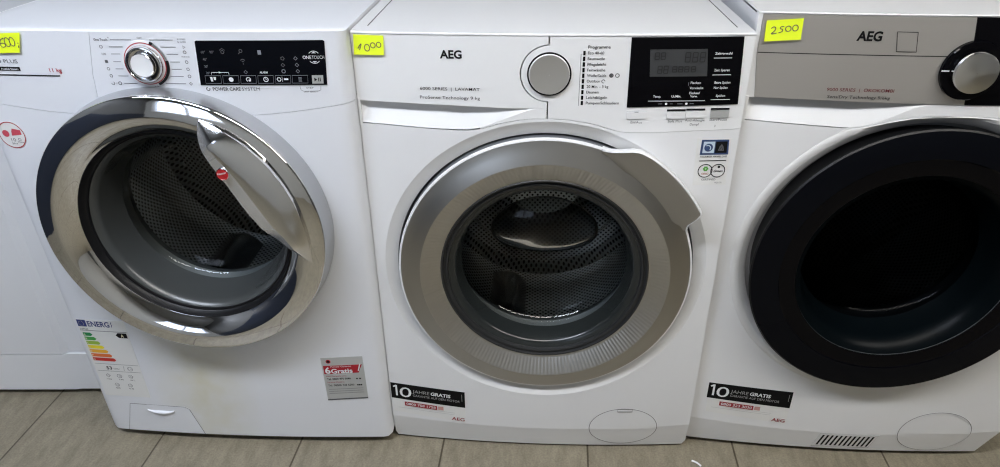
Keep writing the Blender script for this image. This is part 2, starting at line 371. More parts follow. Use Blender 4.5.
# =================================================================== middle machine
MW = .3010
MLOC = (0, 0, 0); MROT = 0.
mid = root('washing_machine', 'white washing machine with silver-ringed porthole and black display, between the two others', 'washing machine', MLOC, MROT)
MC = .4305
fM = lambda u, z: -.012*(1-(min(abs(u), .3)/.3)**2)
creM = lambda u: .058+.012*(u/.3)**2
def fM2(u, z):
    y = fM(u, z); c = creM(u)
    return y + (max(0, c-z)*.16)
make_cabinet(mid, MW, .846, 'enamel')
seamM = interp([(-.31, .705), (-.268, .703), (-.187, .698), (-.126, .696), (-.107, .699), (-.075, .710), (-.031, .718), (.019, .7185), (.066, .712), (.113, .697), (.154, .696), (.31, .7015)])
gripM = interp([(-.31, .742), (-.168, .738), (-.075, .735), (-.028, .7345), (0, .7345)])
lipM = interp([(-.31, .706), (-.268, .704), (-.187, .699), (-.126, .698), (-.105, .702), (-.07, .716), (-.03, .732), (-.02, .7345)])
G = .0008
# body front
zb = .006
hr = .283
def holed(W, top, bot, cz, r, inner_bot=True):
    """two half plates round a circular hole"""
    Lh = [(0, bot(0))] + list(reversed(curve(bot, -W, 0)))[1:] + curve(top, -W, 0) + arc(0, cz, r, 90, 270)
    Rh = [(0, bot(0))] + arc(0, cz, r, -90, 90) + curve(top, 0, W)[1 if abs(top(0)-cz-r)<1e-4 else 0:] + list(reversed(curve(bot, 0, W)))[:-1]
    return Lh, Rh
b = MB(); Lh, Rh = holed(MW, lambda u: seamM(u)-G, creM, MC, hr)
b.plate([Lh, Rh], fM2, .02, 0, 0, .02)
P = curve(creM, -MW, MW) + [(MW, zb+.012), (MW-.006, zb), (-MW+.004, zb), (-MW, zb+.01)]
b.plate([P], fM2, .02, 0, 0, .02)
fp = b.build('front_panel', 'enamel', mid, smooth=4)
# door surround dish
b = MB(); n = 160
rings = [(hr, None, 0), (hr-.003, None, .0012), (.275, None, .0035), (.2668, None, .0060), (.2608, None, .0085)]
P = []
for i in range(n+1):
    a = 2*math.pi*i/n; row = []
    for (r, y, d) in rings:
        u, z = r*math.cos(a), MC+r*math.sin(a); row.append((u, (fM(u, z)+d) if y is None else max(y, fM(u, z)+.004) , z))
    P.append(row)
b.grid(P); b.build('door_surround', 'dish', fp)
b = MB(); b.lathe(0, MC, [(.2612, -.0060), (.2608, .0), (.2606, .0120), (.2604, .0225), (.185, .0225)], 160, rf=lambda r, y, a: (r, max(y, fM(r*math.cos(a), 0)+.0083) if y < .02 else y)); b.build('door_recess', 'moat', fp)
# filter flap
b = MB(); cu, cz_, rw, rh = .168, .0635, .068, .051
el = [(cu+rw*math.cos(2*math.pi*i/64), cz_+rh*math.sin(2*math.pi*i/64)) for i in range(64)]
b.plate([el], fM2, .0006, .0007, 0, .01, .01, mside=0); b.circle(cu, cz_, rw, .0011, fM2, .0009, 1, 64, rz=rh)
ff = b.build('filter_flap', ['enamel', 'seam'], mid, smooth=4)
b = MB(); b.sheet(.154, .183, .1075, .1145, fM2, .0016); b.ribbon([(.154, .1145), (.183, .1145), (.183, .1075), (.154, .1075)], .0015, fM2, .0018, 1, True); b.build('flap_latch', ['enamel', 'ink'], ff)
# worktop
def worktop(t, W, z0, z1, y0, y1, m, grooves=True, rad=.004, inset=.02, gm='seam'):
    b = MB(); P = []; r_ = min(rad, (z1-z0)*.45)
    for i in range(33):
        u = -W+2*W*i/32; yf_ = -.0120*(1-(min(abs(u), .3)/.3)**2)-.0008
        P.append([(u, yf_+.02, z0), (u, yf_, z0), (u, yf_-.0003, z0+r_*.5), (u, yf_, z1-r_), (u, yf_+r_, z1), (u, .2, z1), (u, y1, z1), (u, y1, z0), (u, yf_+.02, z0)])
    b.grid(P)
    for k in (0, -1): b.add([P[k][j] for j in (1, 3, 4, 5, 6, 7)], [[0, 1, 2, 3, 4, 5]])
    o = b.build('worktop', m, t, smooth=40)
    if grooves:
        for x in (-W+inset, W-inset): g = MB(); g.box(x-.0008, x+.0008, y0+.045, y1-.02, z1-.001, z1+.0004, 0); g.build('worktop_groove', gm, o, smooth=0)
    return o
worktop(mid, MW, .8462, .8496, -.0125, .60, 'enamel', rad=.0012)
# dispenser drawer front
topM = lambda u: .8458
kr = .0445; kc = .789
b = MB()
poly = [(-MW, gripM(-MW))] + curve(gripM, -MW, -.0025) + [(-.0025, kc-math.sqrt(kr**2-.0025**2))] + list(reversed(arc(0, kc, kr, 93.3, 266.7, 40)))[1:-1] + [(-.0025, kc+math.sqrt(kr**2-.0025**2)), (-.0025, .8458), (-MW, .8458)]
b.plate([poly[1:]], fM, .012, 0, 0, .02)
lowp = curve(seamM, -.107, -.0025) + [(-.0025, gripM(-.0025)-.0004)] + list(reversed(curve(lambda u: min(lipM(u), gripM(u)-.0004), -.107, -.0185)))
b.plate([lowp], fM, .012, 0, 0, .02)
dm = b.build('detergent_drawer', 'plastic', mid)
b = MB(); P = []
for i in range(61):
    u = -MW+.001+(MW-.021)*i/60
    zt_, zl = gripM(u), min(lipM(u), gripM(u)-.0003)
    d = .016*min(1, max(0, (u+MW-.001)/.012))*min(1, max(0, (-.021-u)/.11))**.8
    P.append([(u, fM(u, 0)+d, zt_+.004)] + [(u, fM(u, 0)+d*(1-(k/10)**1.0), zt_+(zl-zt_)*(k/10)) for k in range(11)])
b.grid(P); b.box(-MW+.0005, -MW+.0045, -.0015, .02, .70, .745, 0)
b.build('grip_recess', 'plastic', dm, normals=False)
b = MB(); b.text('AEG', -.1655, .8115, .0125, fM, .0006, 0, width=.0335, bold=.034)
b.text('6000 SERIES  |  LAVAMAT', -.199, .7615, .0050, fM, .0006, 1, width=.093, bold=.004); b.text('ProSense Technology 9 kg', -.200, .7475, .0052, fM, .0006, 1, width=.094)
b.build('printed_text', ['ink', 'ink'], dm, smooth=0, normals=False)
# control panel
b = MB()
cp = curve(seamM, -.0015+.0, MW) ; ang = math.degrees(math.asin(.0015/(kr-.0012)))
poly = [(-.0003, seamM(-.0003))] + cp[1:] + [(MW, .8458), (-.0003, .8458)] + arc(0, kc, kr-.0019, 90+.5, 270-.5, 40)
b.plate([poly], fM, .012, 0, 0, .02)
cpn = b.build('control_panel', 'plastic', mid)
b = MB(); b.lathe(0, kc, [(.0335, fM(0, 0)-.0002), (.0335, fM(0, 0)-.0015), (.0310, fM(0, 0)-.0016), (.0305, -.0165), (.0298, -.0175)], 72, mis=[3, 3, 0, 1]); b.lathe(0, kc, [(.0298, -.0175), (.0292, -.0174), (.0004, -.0172)], 72, 2)
b.build('program_knob', ['plastic', 'chrome_soft', 'beige_silver', 'ink'], mid)
b = MB(); b.plate([[(.1205, .7375), (.2905, .7415), (.2838, .8446), (.1192, .8446)]], fM, .0012, .0012, 0, .02)
dp = b.build('display', 'gloss_black', mid)
b = MB(); b.quad([(.151, .786), (.237, .786), (.2325, .827), (.148, .8265)], fM, .0016, 0, .0003)
b.build('lcd_screen', 'lcd', dp)
def digit(b, u, z, w, h, face, off, mi, t=.0012, segs='abcdefg'):
    S = {'a': ((0, h), (w, h)), 'b': ((w, h), (w, h/2)), 'c': ((w, h/2), (w, 0)), 'd': ((0, 0), (w, 0)), 'e': ((0, 0), (0, h/2)), 'f': ((0, h/2), (0, h)), 'g': ((0, h/2), (w, h/2))}
    for s in segs:
        (a, c), (d, e) = S[s]; b.ribbon([(u+a, z+c), (u+d, z+e)], t, face, off, mi)
b = MB()
for x in (.156, .165): digit(b, x, .812, .006, .010, fM, .0021, 0)
for x in (.201, .212, .223): digit(b, x, .808, .007, .014, fM, .0021, 0)
for x in (.162, .171): digit(b, x, .791, .006, .011, fM, .0021, 0)
for x in (.184, .193, .202, .212): digit(b, x, .793, .006, .008, fM, .0021, 0)
b.build('lcd_segments', 'lcd_mark', dp, smooth=0, normals=False)
b = MB(); O = .0021
for (s, u, z, w) in (('Zeitvorwahl', .244, .8185, .0255), ('Zeit Sparen', .246, .7935, .0235), ('Extra Spülen', .2495, .7745, .024), ('Nur Spülen', .2495, .7665, .021), ('Spülen', .2545, .754, .014),
                     ('Flecken', .2135, .7745, .0155), ('Vorwäsche', .213, .7665, .0205), ('Flecken/', .2135, .7585, .016), ('Vorw.', .2155, .7535, .011), ('Temp.', .159, .7535, .012), ('U./Min.', .187, .7535, .0145)):
    b.text(s, u, z, .0038, fM, O, 0, width=w, bold=.012)
for (u0, u1, z) in ((.243, .270, .8135), (.2445, .2725, .788), (.2475, .2765, .7495), (.152, .239, .748)): b.ribbon([(u0, z), (u0+(u1-u0)/2, z), (u1, z)], .0009, fM, O, 0)
for u in (.180, .211): b.disc(u, .7435, .0019, fM, O, 0, 12)
for (u0, u1) in ((.168, .174), (.186, .190), (.197, .205), (.216, .222)): b.ribbon([(u0, .7435), (u1, .7435)], .0008, fM, O, 1)
b.ribbon([(.2105, .777), (.2105, .772)], .0006, fM, O, 1)
b.build('printed_text', ['ink_white', 'ink_dim'], dp, smooth=0, normals=False)
b = MB(); prog = ['Eco 40-60', 'Baumwolle', 'Pflegeleicht', 'Feinwäsche', 'Wolle/Seide', 'Outdoor', '20 Min. - 3 kg', 'Daunen', 'Leichtbügeln', 'Pumpen/Schleudern']
pw = [.024, .0255, .028, .027, .029, .0205, .033, .0185, .032, .0505]
b.text('Programme', .0565, .828, .0050, fM, .0006, 0, width=.033, bold=.006)
for i, (s, w) in enumerate(zip(prog, pw)):
    z = .8195 - i*.00855
    b.text(s, .0565+.0001*i, z, .0044, fM, .0006, 0, width=w, bold=.006)
    b.quad([(.0495, z-.0015), (.0530, z-.0015), (.0530, z+.0052), (.0495, z+.0052)], fM, .0007, 1, 0)
b.ribbon([(.0465, .820), (.0462, .740)], .0006, fM, .0006, 2)
for (u, z) in ((.0935, .7875), (.1025, .7875)): b.circle(u, z, .0028, .0010, fM, .0006, 0, 14)
b.disc(.0935, .7875, .0022, fM, .0006, 2, 12); b.circle(.082, .7785, .0025, .0008, fM, .0006, 0, 12, 0, 300)
for (s, u, z, w) in (('Ein/Aus', .1285, .7115, .0175), ('Soft Plus', .186, .713, .022), ('Anti-Allergie', .2125, .7145, .0305), ('Dampf', .221, .7075, .014), ('Start/Pause', .2505, .715, .027)):
    b.text(s, u, z, .0040, fM, .0006, 2, width=w)
b.ribbon([(.2605, .7045), (.2605, .7085)], .0007, fM, .0006, 0)
b.build('printed_text', ['ink', 'ink', 'ink_grey'], cpn, smooth=0, normals=False)
for (u0, u1, z0, z1, m, bar) in ((.1215, .1525, .7195, .7305, 'plastic', 0), (.183, .2115, .7195, .7300, 'plastic', 1), (.2125, .2415, .7205, .7310, 'plastic', 1), (.2505, .279, .7205, .7315, 'silver_foil', 1)):
    b = MB(); b.plate([[(u0, z0), (u1, z0), (u1, z1), (u0, z1)]], fM, .003, .0018, 0, .01); b.ribbon([(u0, z0), (u1, z0), (u1, z1), (u0, z1)], .0006, fM, .0003, 1, True)
    if bar: b.quad([(u0, z1+.0012), (u1, z1+.0012), (u1, z1+.0040), (u0, z1+.0040)], fM, .0010, 2, .001)
    else: b.ribbon([(.133, .7305), (.139, .7305)], .001, fM, .0022, 1)
    b.build('push_button', [m, 'ink_grey', 'ink'], mid)
# door
door = bpy.data.objects.new('door', None); COL.objects.link(door); door.parent = mid; door.location = (0, 0, 0)
def rib(r, y, a):
    k = .5+.5*math.cos(190*a); return (r, y - (.00055*k if .186 < r < .2165 else 0))
b = MB(); b.lathe(0, MC, [(.2565, .018), (.2568, -.0118)], 200, 2); b.lathe(0, MC, [(.2568, -.0118), (.2568, -.0130), (.2555, -.0160), (.2530, -.0168)], 200, 0); b.lathe(0, MC, [(.2530, -.0168), (.2515, -.0170), (.235, -.0235), (.2185, -.0300), (.2172, -.0304)], 200, 1)
b.build('door_ring', ['plastic', 'silver', 'moat'], door)
b = MB(); b.lathe(0, MC, [(.2172, -.0303), (.2160, -.0298), (.2150, -.0294), (.1880, -.0140), (.1855, -.0128), (.1830, -.0125)], 1140, 0, rf=rib); b.build('ribbed_bezel', 'silver_light', door, smooth=60)
b = MB(); b.lathe(0, MC, [(.1830, -.0128), (.1815, -.0145), (.1795, -.0140), (.1780, -.0095), (.1745, -.0085), (.1735, -.012), (.171, -.011), (.169, -.004)], 144, 0); b.build('inner_bezel', 'dark_rubber', door)
RO = [(23.0, .2568), (25.2, .262), (27.5, .279), (29.5, .289), (31, .2885), (38, .2885), (49, .2885), (56, .2883), (59.5, .2865), (61.5, .281), (64, .270), (67, .2605), (70, .2568)]
def Rout(a): return float(np.interp(a, [p[0] for p in RO], [p[1] for p in RO]))
b = MB(); P = []; Pr = []; n = 60
for i in range(n+1):
    a = 23+47*i/n; R = Rout(a); k = min(1, (R-.2566)/.031); ar = math.radians(a); ca, sa = math.cos(ar), math.sin(ar)
    ri = .252-.013*k; prof = [(ri-.002, -.0195-.001), (ri, -.0215-.0005*k), (ri+(R-ri)*.5, -.0225-.008*k), (R-.0035, -.0225-.0215*k)]
    rim = [(R-.0035, -.0225-.0215*k), (R-.002, -.0235-.0225*k), (R, -.0225-.0215*k), (R+.0002, -.018-.014*k), (R-.012*k, -.010), (.2566, -.004)]
    P.append([(r*ca, y, MC+r*sa) for r, y in prof]); Pr.append([(r*ca, y, MC+r*sa) for r, y in rim])
b.grid(P, 0); b.grid(Pr, 1); b.build('door_handle', ['silver', 'plastic'], door)
b = MB(); b.lathe(0, MC, [(.172, -.006), (.160, -.0035), (.156, .004), (.150, .035), (.143, .052), (.125, .064), (.09, .070), (.05, .073), (.0005, .074)], 120, mis=[1, 1, 1, 0, 0, 0, 0, 0])
def bowl(r, y, a): return (r, y + .016*math.exp(-((r*math.sin(a)-.055)/.05)**2)*(1 if r < .13 else 0))
b.build('door_glass', ['glass', 'frost'], door, normals=False, smooth=60)
# upper deflector bulge of the glass bowl
b = MB(); P = []
for i in range(41):
    th = math.pi*(i/40-.5); row = []
    for j in range(33):
        ph = math.pi*(j/32); x = .098*math.sin(th); w = math.cos(th)
        row.append((x, .060 - .030*w*math.sin(ph)+.0016*math.sin(34*x+4*ph)*w*math.sin(ph), MC+.062+.056*w*math.cos(ph)-.012*(x/.098)**2))
    P.append(row)
b.grid(P); b.build('glass_deflector', 'lens', door, normals=False, smooth=60)
make_tub(mid, MC, .200, .165, .010, .085); make_drum(mid, MC, .24, .095, .39)

# =================================================================== left machine (chrome ring)
HLOC = (-.604, -.0192, 0); HROT = .0039; HW = .3022; HC = .5295
lef = root('washing_machine', 'white washing machine with wide chrome door ring and large chrome door handle', 'washing machine', HLOC, HROT)
def fH(u, z):
    a = abs(u); y = -.0227*(z-.4) - .010*(1-(min(a, .305)/.305)**2)
    if a > HW-.022: t = min(1, (a-(HW-.022))/.022); y += .016*(1-math.sqrt(max(0, 1-t*t)))
    return y
make_cabinet(lef, HW, .845, 'enamel_cool', y0=.03)
seamH = interp([(-.31, .7475), (-.25, .738), (-.187, .730), (-.139, .7265), (0, .726), (.139, .7265), (.187, .730), (.25, .738), (.31, .7475)])
rH = .2385
ang = math.degrees(math.asin((.7262-HC)/rH))
b = MB(); sb = lambda u: .018
Lh = [(0, .018)] + list(reversed(curve(sb, -HW+.012, 0)))[1:] + [(-HW+.003, .024), (-HW, .036)] + curve(lambda u: seamH(u)-G, -HW, -rH*math.cos(math.radians(ang)), 20) + arc(0, HC, rH, 180-ang, 270)
Rh = [(0, .018)] + arc(0, HC, rH, -90, ang) + curve(lambda u: seamH(u)-G, rH*math.cos(math.radians(ang)), HW, 20) + [(HW, .036), (HW-.003, .024)] + list(reversed(curve(sb, 0, HW-.012)))[:-1]
stepsH = .02
def plateH(b, polys, **k):
    b.plate(polys, fH, .02, 0, 0, .02, None, **k)
    # extra slices at the rounded corners come from the curve points; keep the rim
for u in (0,): pass
def cornered(poly): return poly
def plate_fine(b, polys, face, W, depth=.02):
    bm_steps = [-W+.001, -W+.003, -W+.006, -W+.01, -W+.015, W-.001, W-.003, W-.006, W-.01, W-.015]
    bm = bmesh.new()
    for poly in polys: bm.faces.new([bm.verts.new((u, 0, z)) for (u, z) in poly])
    bmesh.ops.remove_doubles(bm, verts=bm.verts[:], dist=2e-5)
    for x in bm_steps + [k*.025+1e-5 for k in range(-12, 13)]:
        bmesh.ops.bisect_plane(bm, geom=bm.verts[:]+bm.edges[:]+bm.faces[:], plane_co=(x, 0, 0), plane_no=(1, 0, 0), dist=1e-7)
    be = [e for e in bm.edges if len(e.link_faces) == 1]; bm.verts.index_update()
    vs = [(v.co.x, face(v.co.x, v.co.z), v.co.z) for v in bm.verts]; k = b.add(vs, [[v.index for v in f.verts] for f in bm.faces])
    mp = {}
    for e in be:
        for v in e.verts:
            if v.index not in mp: mp[v.index] = len(b.v); x, y, z = vs[v.index]; b.v.append((x, y+depth, z))
    for e in be: a, c = e.verts[0].index, e.verts[1].index; b.f.append([k+a, k+c, mp[c], mp[a]]); b.m.append(0)
    bm.free()
b = MB(); plate_fine(b, [Lh, Rh], fH, HW); fp = b.build('front_panel', 'enamel_stained', lef, smooth=30)
# filter cover
b = MB(); tr = [(-.238, .0955), (-.122, .0935), (-.113, .088), (-.095, .0185), (-.262, .0185)]
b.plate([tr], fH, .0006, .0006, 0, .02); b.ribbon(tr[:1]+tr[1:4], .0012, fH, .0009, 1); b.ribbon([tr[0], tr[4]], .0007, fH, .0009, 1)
P = []
for i in range(21):
    u = -.205+.060*i/20; q = math.sin(math.pi*i/20)**.6
    P.append([(u, fH(u, .08)-.0008-.0045*q*math.sin(math.pi*k/6), .0815-.0015*q-.009*q*(k/6)) for k in range(7)])
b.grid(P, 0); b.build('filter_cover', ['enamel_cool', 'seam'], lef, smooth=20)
# fascia: drawer (left) and control panel (right)
ztH = .8548
def fHt(u, z): return fH(u, z) + (0 if z < .838 else .0*(z-.838))
Lp = curve(seamH, -HW, -rH*math.cos(math.radians(ang)), 20) + list(reversed(arc(0, HC, rH, 100, 180-ang, 24)))
uL, zL = Lp[-1]
b = MB(); dr_poly = [q for q in Lp] + [(uL-.0, .7665)]
bx = lambda z: -.080-.018*((.8465-z)/.08)   # slanting joint between drawer and controls
left_poly = curve(seamH, -HW, -rH*math.cos(math.radians(ang)), 20)
a_join = 180-66.0
left_poly += list(reversed(arc(0, HC, rH, a_join, 180-ang, 20)))[1:] + [(bx(.79), .79), (bx(.8548), ztH), (-HW, ztH)]
plate_fine(b, [left_poly], fH, HW, .012); hd = b.build('detergent_drawer', 'enamel_cool', lef, smooth=30)
b = MB(); g0 = .0008
rp = [(bx(.79)+g0, .79), (left_poly[-4][0]+g0, left_poly[-4][1])] + list(reversed(arc(0, HC, rH, ang, a_join-.2, 48)))[0:] + curve(seamH, rH*math.cos(math.radians(ang)), HW, 20)[1:] + [(HW, ztH), (bx(.8548)+g0, ztH)]
plate_fine(b, [rp], fH, HW, .012); hc = b.build('control_panel', 'enamel_cool', lef, smooth=30)
# worktop with a soft front edge
b = MB(); P = []
NX = 40; fr = [(.010, .8546), (.0002, .8549), (-.0002, .8556), (.0010, .8570), (.0035, .8581), (.008, .8586), (.02, .8588), (.30, .8588), (.62, .8588), (.62, .852)]
for i in range(NX+1):
    u = -HW+2*HW*i/NX; uu = u
    P.append([(uu, (fH(u, .85)+dy) if dy < .1 else dy-.02, z - (.003*max(0, (abs(u)-HW+.02)/.02)**2 if z > .8552 else 0)) for dy, z in fr])
b.grid(P); 
for sx in (-1, 1): b.add([(sx*HW, .0, .845), (sx*HW, .6, .845), (sx*HW, .6, .8560), (sx*HW, .0, .8556)], [[0, 1, 2, 3]])
b.build('worktop', 'enamel_cool', lef, smooth=50)
# dial
b = MB(); ku, kz = -.0035, .8085; yk = fH(ku, kz)
b.lathe(ku, kz, [(.0352, yk-.0003), (.0350, yk-.0016), (.0320, yk-.0020)], 72, 4); b.lathe(ku, kz, [(.0320, yk-.0020), (.0306, yk-.0022)], 72, 2); b.lathe(ku, kz, [(.0306, yk-.0022), (.0282, yk-.0022)], 72, 4)
b.lathe(ku, kz, [(.0362, yk-.0006), (.0360, yk-.0026), (.0325, yk-.0030), (.0322, yk-.0022)], 30, 1, -66, 8)
b.lathe(ku, kz, [(.0362, yk-.0006), (.0360, yk-.0026), (.0325, yk-.0030)], 16, 3, 8, 58); b.lathe(ku, kz, [(.0362, yk-.0006), (.0360, yk-.0027), (.0325, yk-.0031)], 6, 1, 58, 66)
b.lathe(ku, kz, [(.0282, yk-.0020), (.0278, yk-.0065), (.0262, yk-.0095), (.0245, yk-.0100), (.0225, yk-.0075), (.0205, yk-.0070)], 72, 3); b.lathe(ku, kz, [(.0235, yk-.0093), (.0225, yk-.0080), (.0190, yk-.0074)], 40, 1, -70, 62)
b.lathe(ku, kz, [(.0205, yk-.0070), (.0182, yk-.0066), (.0180, yk-.0115), (.0170, yk-.0125)], 72, 3); b.lathe(ku, kz, [(.0170, yk-.0125), (.0160, yk-.0123), (.0004, yk-.0121)], 72, 4)
b.build('program_dial', ['satin', 'black', 'ink_red', 'chrome_soft', 'plastic'], lef)
# printed scale round the dial
b = MB(); zr = [.844, .8335, .8228, .811, .800, .789, .7775]
for i, z in enumerate(zr):
    uu = [-.048, -.053, -.053, -.053, -.053, -.052, -.046][i]; ie = ku-math.sqrt(max(0, .0375**2-(z-kz)**2)); ie2 = ku+math.sqrt(max(0, .0385**2-(z-kz)**2))
    b.ribbon([(uu, z), (ie-.0005, z)], .0007, fH, .0006, 0); b.ribbon([(ie2, z), ([.047, .049, .050, .050, .050, .050, .051][i], z)], .0007, fH, .0006, 0)
b.text('One Touch', -.0735, .8425, .0038, fH, .0006, 0, width=.021, bold=.01); b.circle(-.051, .8465, .0012, .0006, fH, .0006, 0, 8, 0, 120)
b.circle(-.0655, .8335, .0022, .0008, fH, .0006, 1, 12); b.text('100', -.0675, .821, .0036, fH, .0006, 1, width=.0065)
b.quad([(-.066, .809), (-.0615, .809), (-.0615, .8135), (-.066, .8135)], fH, .0006, 1, 0); b.circle(-.064, .800, .0022, .0009, fH, .0006, 1, 6); b.circle(-.063, .789, .0024, .0008, fH, .0006, 0, 5)
b.circle(-.0635, .7775, .0024, .0008, fH, .0006, 0, 6, 180, 420); b.disc(-.0575, .7775, .0006, fH, .0006, 0, 6); b.circle(-.0525, .7775, .0024, .0009, fH, .0006, 0, 12)
b.text('OFF', -.0065, .8455, .0030, fH, .0006, 1, width=.0075); b.circle(.004, .7725, .0026, .0007, fH, .0006, 0, 5)
for (z, s) in ((.8455, 'AI WASH'), (.8415, '& CARE')): b.text(s, .0535, z-.0015, .0026, fH, .0006, 1, width=.0125)
b.text('Refresh', .0545, .818, .0024, fH, .0006, 1, width=.012)
for i, z in enumerate(zr[1:]):
    b.circle(.061-.0005*i, z+(.003 if i == 1 else 0), .0023, .0009, fH, .0006, 1 if i < 5 else 0, [3, 8, 6, 5, 8, 4][i])
# joint line and brand line under the display
b.circle(.0835, .7695, .0026, .0011, fH, .0006, 0, 12, 100, 380)
b.text('POWER CARE', .0905, .7665, .0058, fH, .0006, 0, width=.043, bold=.008); b.text('SYSTEM', .1355, .7665, .0056, fH, .0006, 1, width=.0275)
b.ribbon([(.225, .7735), (.226, .767), (.230, .7655), (.252, .7655), (.256, .767), (.257, .7735)], .0006, fH, .0006, 1); b.text('STEP', .2345, .7695, .0024, fH, .0007, 0, width=.011); b.text('LAST SELECT', .230, .7635, .0022, fH, .0007, 0, width=.021)
b.build('printed_text', ['ink', 'ink_grey'], hc, smooth=0, normals=False)
b = MB()
b.text('600 PLUS', -.2495, .8065, .0062, fH, .0006, 1, width=.043); b.sheet(-.25, -.2065, .7945, .8005, fH, .0006, 2, 0); b.text('Active Steam', -.238, .7960, .0030, fH, .0010, 3, width=.029, bold=.01)
b.text('11 kg', -.1595, .7935, .0068, fH, .0006, 4, width=.0195, bold=.01); b.build('printed_text', ['ink', 'ink_grey', 'ink', 'ink_white', 'ink_red'], hd, smooth=0, normals=False)
# dark strip painted as the shadow line under the drawer
b = MB(); b.sheet(-.275, -.1455, .7868, .7885, fH, .0007, 0, .0007); b.build('drawer_shadow_line', 'ink', hd)
# display
b = MB(); dq = [(.0735, .7755), (.2670, .7752), (.2715, .8415), (.2690, .8432), (.0815, .8432), (.0795, .8420)]
b.plate([dq], fH, .001, .0010, 0, .02); hdp = b.build('display', 'navy_black', lef)
b = MB(); O = .0017
bu = [(.0835, .1075), (.1105, .1345), (.1375, .1610), (.1640, .1875), (.1905, .2135), (.2160, .2395)]
for (u0, u1) in bu: b.ribbon([(u0-.001, .7785), (u1-.001, .7785), (u1+.0002, .7905), (u0+.0002, .7905)], .0007, fH, O, 2, True)
b.quad([(.245, .7775), (.262, .7775), (.263, .7905), (.246, .7905)], fH, O, 1, 0)
b.plate([[(.249, .781), (.249, .787), (.2535, .784)]], fH, 0, O+.0005, 3, None)
for u in (.2555, .258): b.ribbon([(u, .781), (u, .787)], .0012, fH, O+.0005, 3)
b.quad([(.0915, .7815), (.0945, .7815), (.0945, .7885), (.0905, .7885)], fH, O, 0, 0); b.quad([(.096, .784), (.099, .7835), (.100, .7885), (.096, .7885)], fH, O, 0, 0)
b.disc(.1225, .7845, .0036, fH, O, 0, 14); b.circle(.1490, .7845, .0032, .0013, fH, O, 0, 10, -60, 240); b.disc(.1505, .783, .0018, fH, O, 0, 8)
b.circle(.1755, .7845, .0034, .0012, fH, O, 0, 14); b.ribbon([(.1755, .7865), (.1755, .7845), (.1772, .7845)], .0008, fH, O, 0)
b.circle(.1955, .7845, .0030, .0013, fH, O, 0, 6); b.ribbon([(.2005, .7805), (.2005, .7885)], .0005, fH, O, 0); b.quad([(.203, .7835), (.2095, .7835), (.2095, .786), (.203, .786)], fH, O, 0, 0)
for k in range(4): b.ribbon([(.2250, .7815+.0018*k), (.2300, .7815+.0018*k)], .0009, fH, O, 2)
b.ribbon([(.094, .7925), (.0945, .7955), (.1205, .7955), (.121, .7925)], .0008, fH, O, 0); b.plate([[(.106, .7940), (.106, .7970), (.110, .7955)]], fH, 0, O, 0, None)
for (s, u, z) in (('60°', .0855, .8245), ('90°', .0985, .8245), ('40°', .0860, .8135)): b.text(s, u, z, .0040, fH, O, 4, width=.0065, bold=.01)
for (s, u, z) in (('30°', .0860, .803), ('20°', .0865, .793)): b.text(s, u, z, .0036, fH, O, 2, width=.006)
b.circle(.118, .8265, .0026, .0009, fH, O, 4, 5); b.ribbon([(.114, .829), (.118, .832), (.122, .829)], .0007, fH, O, 4)
b.circle(.1455, .828, .0023, .0009, fH, O, 4, 10); b.ribbon([(.1435, .826), (.1415, .8235)], .0010, fH, O, 4)
b.circle(.146, .812, .0035, .0009, fH, O, 4, 8, 30, 150); b.circle(.146, .8105, .0018, .0008, fH, O, 4, 6, 30, 150); b.disc(.146, .8085, .0008, fH, O, 4, 6)
b.quad([(.1705, .8225), (.1755, .8225), (.1755, .8290), (.1705, .8290)], fH, O, 2, 0); b.circle(.147, .7960, .0026, .0007, fH, O, 2, 4)
b.text('ALARM', .1680, .7940, .0030, fH, O, 0, width=.012, bold=.03)
for (u, z, k) in ((.206, .8165, 5), (.205, .8065, 4), (.2045, .797, 8)): b.circle(u, z, .0027, .0011, fH, O, 4 if z > .8 else 2, k)
for (u, z) in ((.2255, .8165), (.226, .8065), (.226, .797)): b.circle(u, z, .0027, .0009, fH, O, 2, 4)
b.text('ONE', .2365, .8155, .0052, fH, O, 0, width=.0125, bold=.012); b.text('TOUCH', .2500, .8155, .0052, fH, O, 0, width=.0185, bold=.0)
for (a0, a1) in ((40, 140), (220, 320)): b.circle(.2535, .818, .0092, .0010, fH, O, 0, 10, a0, a1)
for sz in (1, -1): b.plate([[(.2500, .818+sz*.0060), (.2570, .818+sz*.0060), (.2535, .818+sz*.0085)]], fH, 0, O, 0, None)
b.build('printed_icons', ['ink_white', 'silver_foil', 'ink_dim', 'black', 'ink_grey'], hdp, smooth=0, normals=False)
# door: satin side wall, chrome outer bevel, chrome inner funnel, smoked seal ring, glass
hdoor = bpy.data.objects.new('door', None); COL.objects.link(hdoor); hdoor.parent = lef
b = MB(); b.lathe(0, HC, [(.2420, .012), (.2438, -.0105), (.2432, -.0150), (.2400, -.0440), (.2392, -.0480)], 200, 0); b.build('ring_side', 'satin', hdoor)
b = MB(); b.lathe(0, HC, [(.2392, -.0480), (.2385, -.0505), (.2365, -.0522), (.2300, -.0545), (.2200, -.0575), (.2115, -.0598), (.2085, -.0603), (.2060, -.0600)], 220, 0)
b.lathe(0, HC, [(.2060, -.0600), (.2040, -.0592), (.1980, -.0560), (.1900, -.0500), (.1830, -.0430), (.1800, -.0390), (.1785, -.0380)], 220, 0)
b.build('chrome_ring', 'chrome', hdoor, smooth=50)
b = MB(); b.lathe(0, HC, [(.1785, -.0382), (.1770, -.0390), (.1760, -.0370), (.1735, -.0280), (.1715, -.0262), (.1690, -.0262), (.1680, -.0230)], 160, 0); b.build('inner_bezel', 'black', hdoor)
b = MB(); b.lathe(0, HC, [(.1715, -.0250), (.1610, -.0180), (.1590, -.0060), (.1560, .010), (.1480, .045), (.138, .058), (.105, .070), (.06, .077), (.0005, .079)], 140, mis=[1, 1, 1, 1, 0, 0, 0, 0])
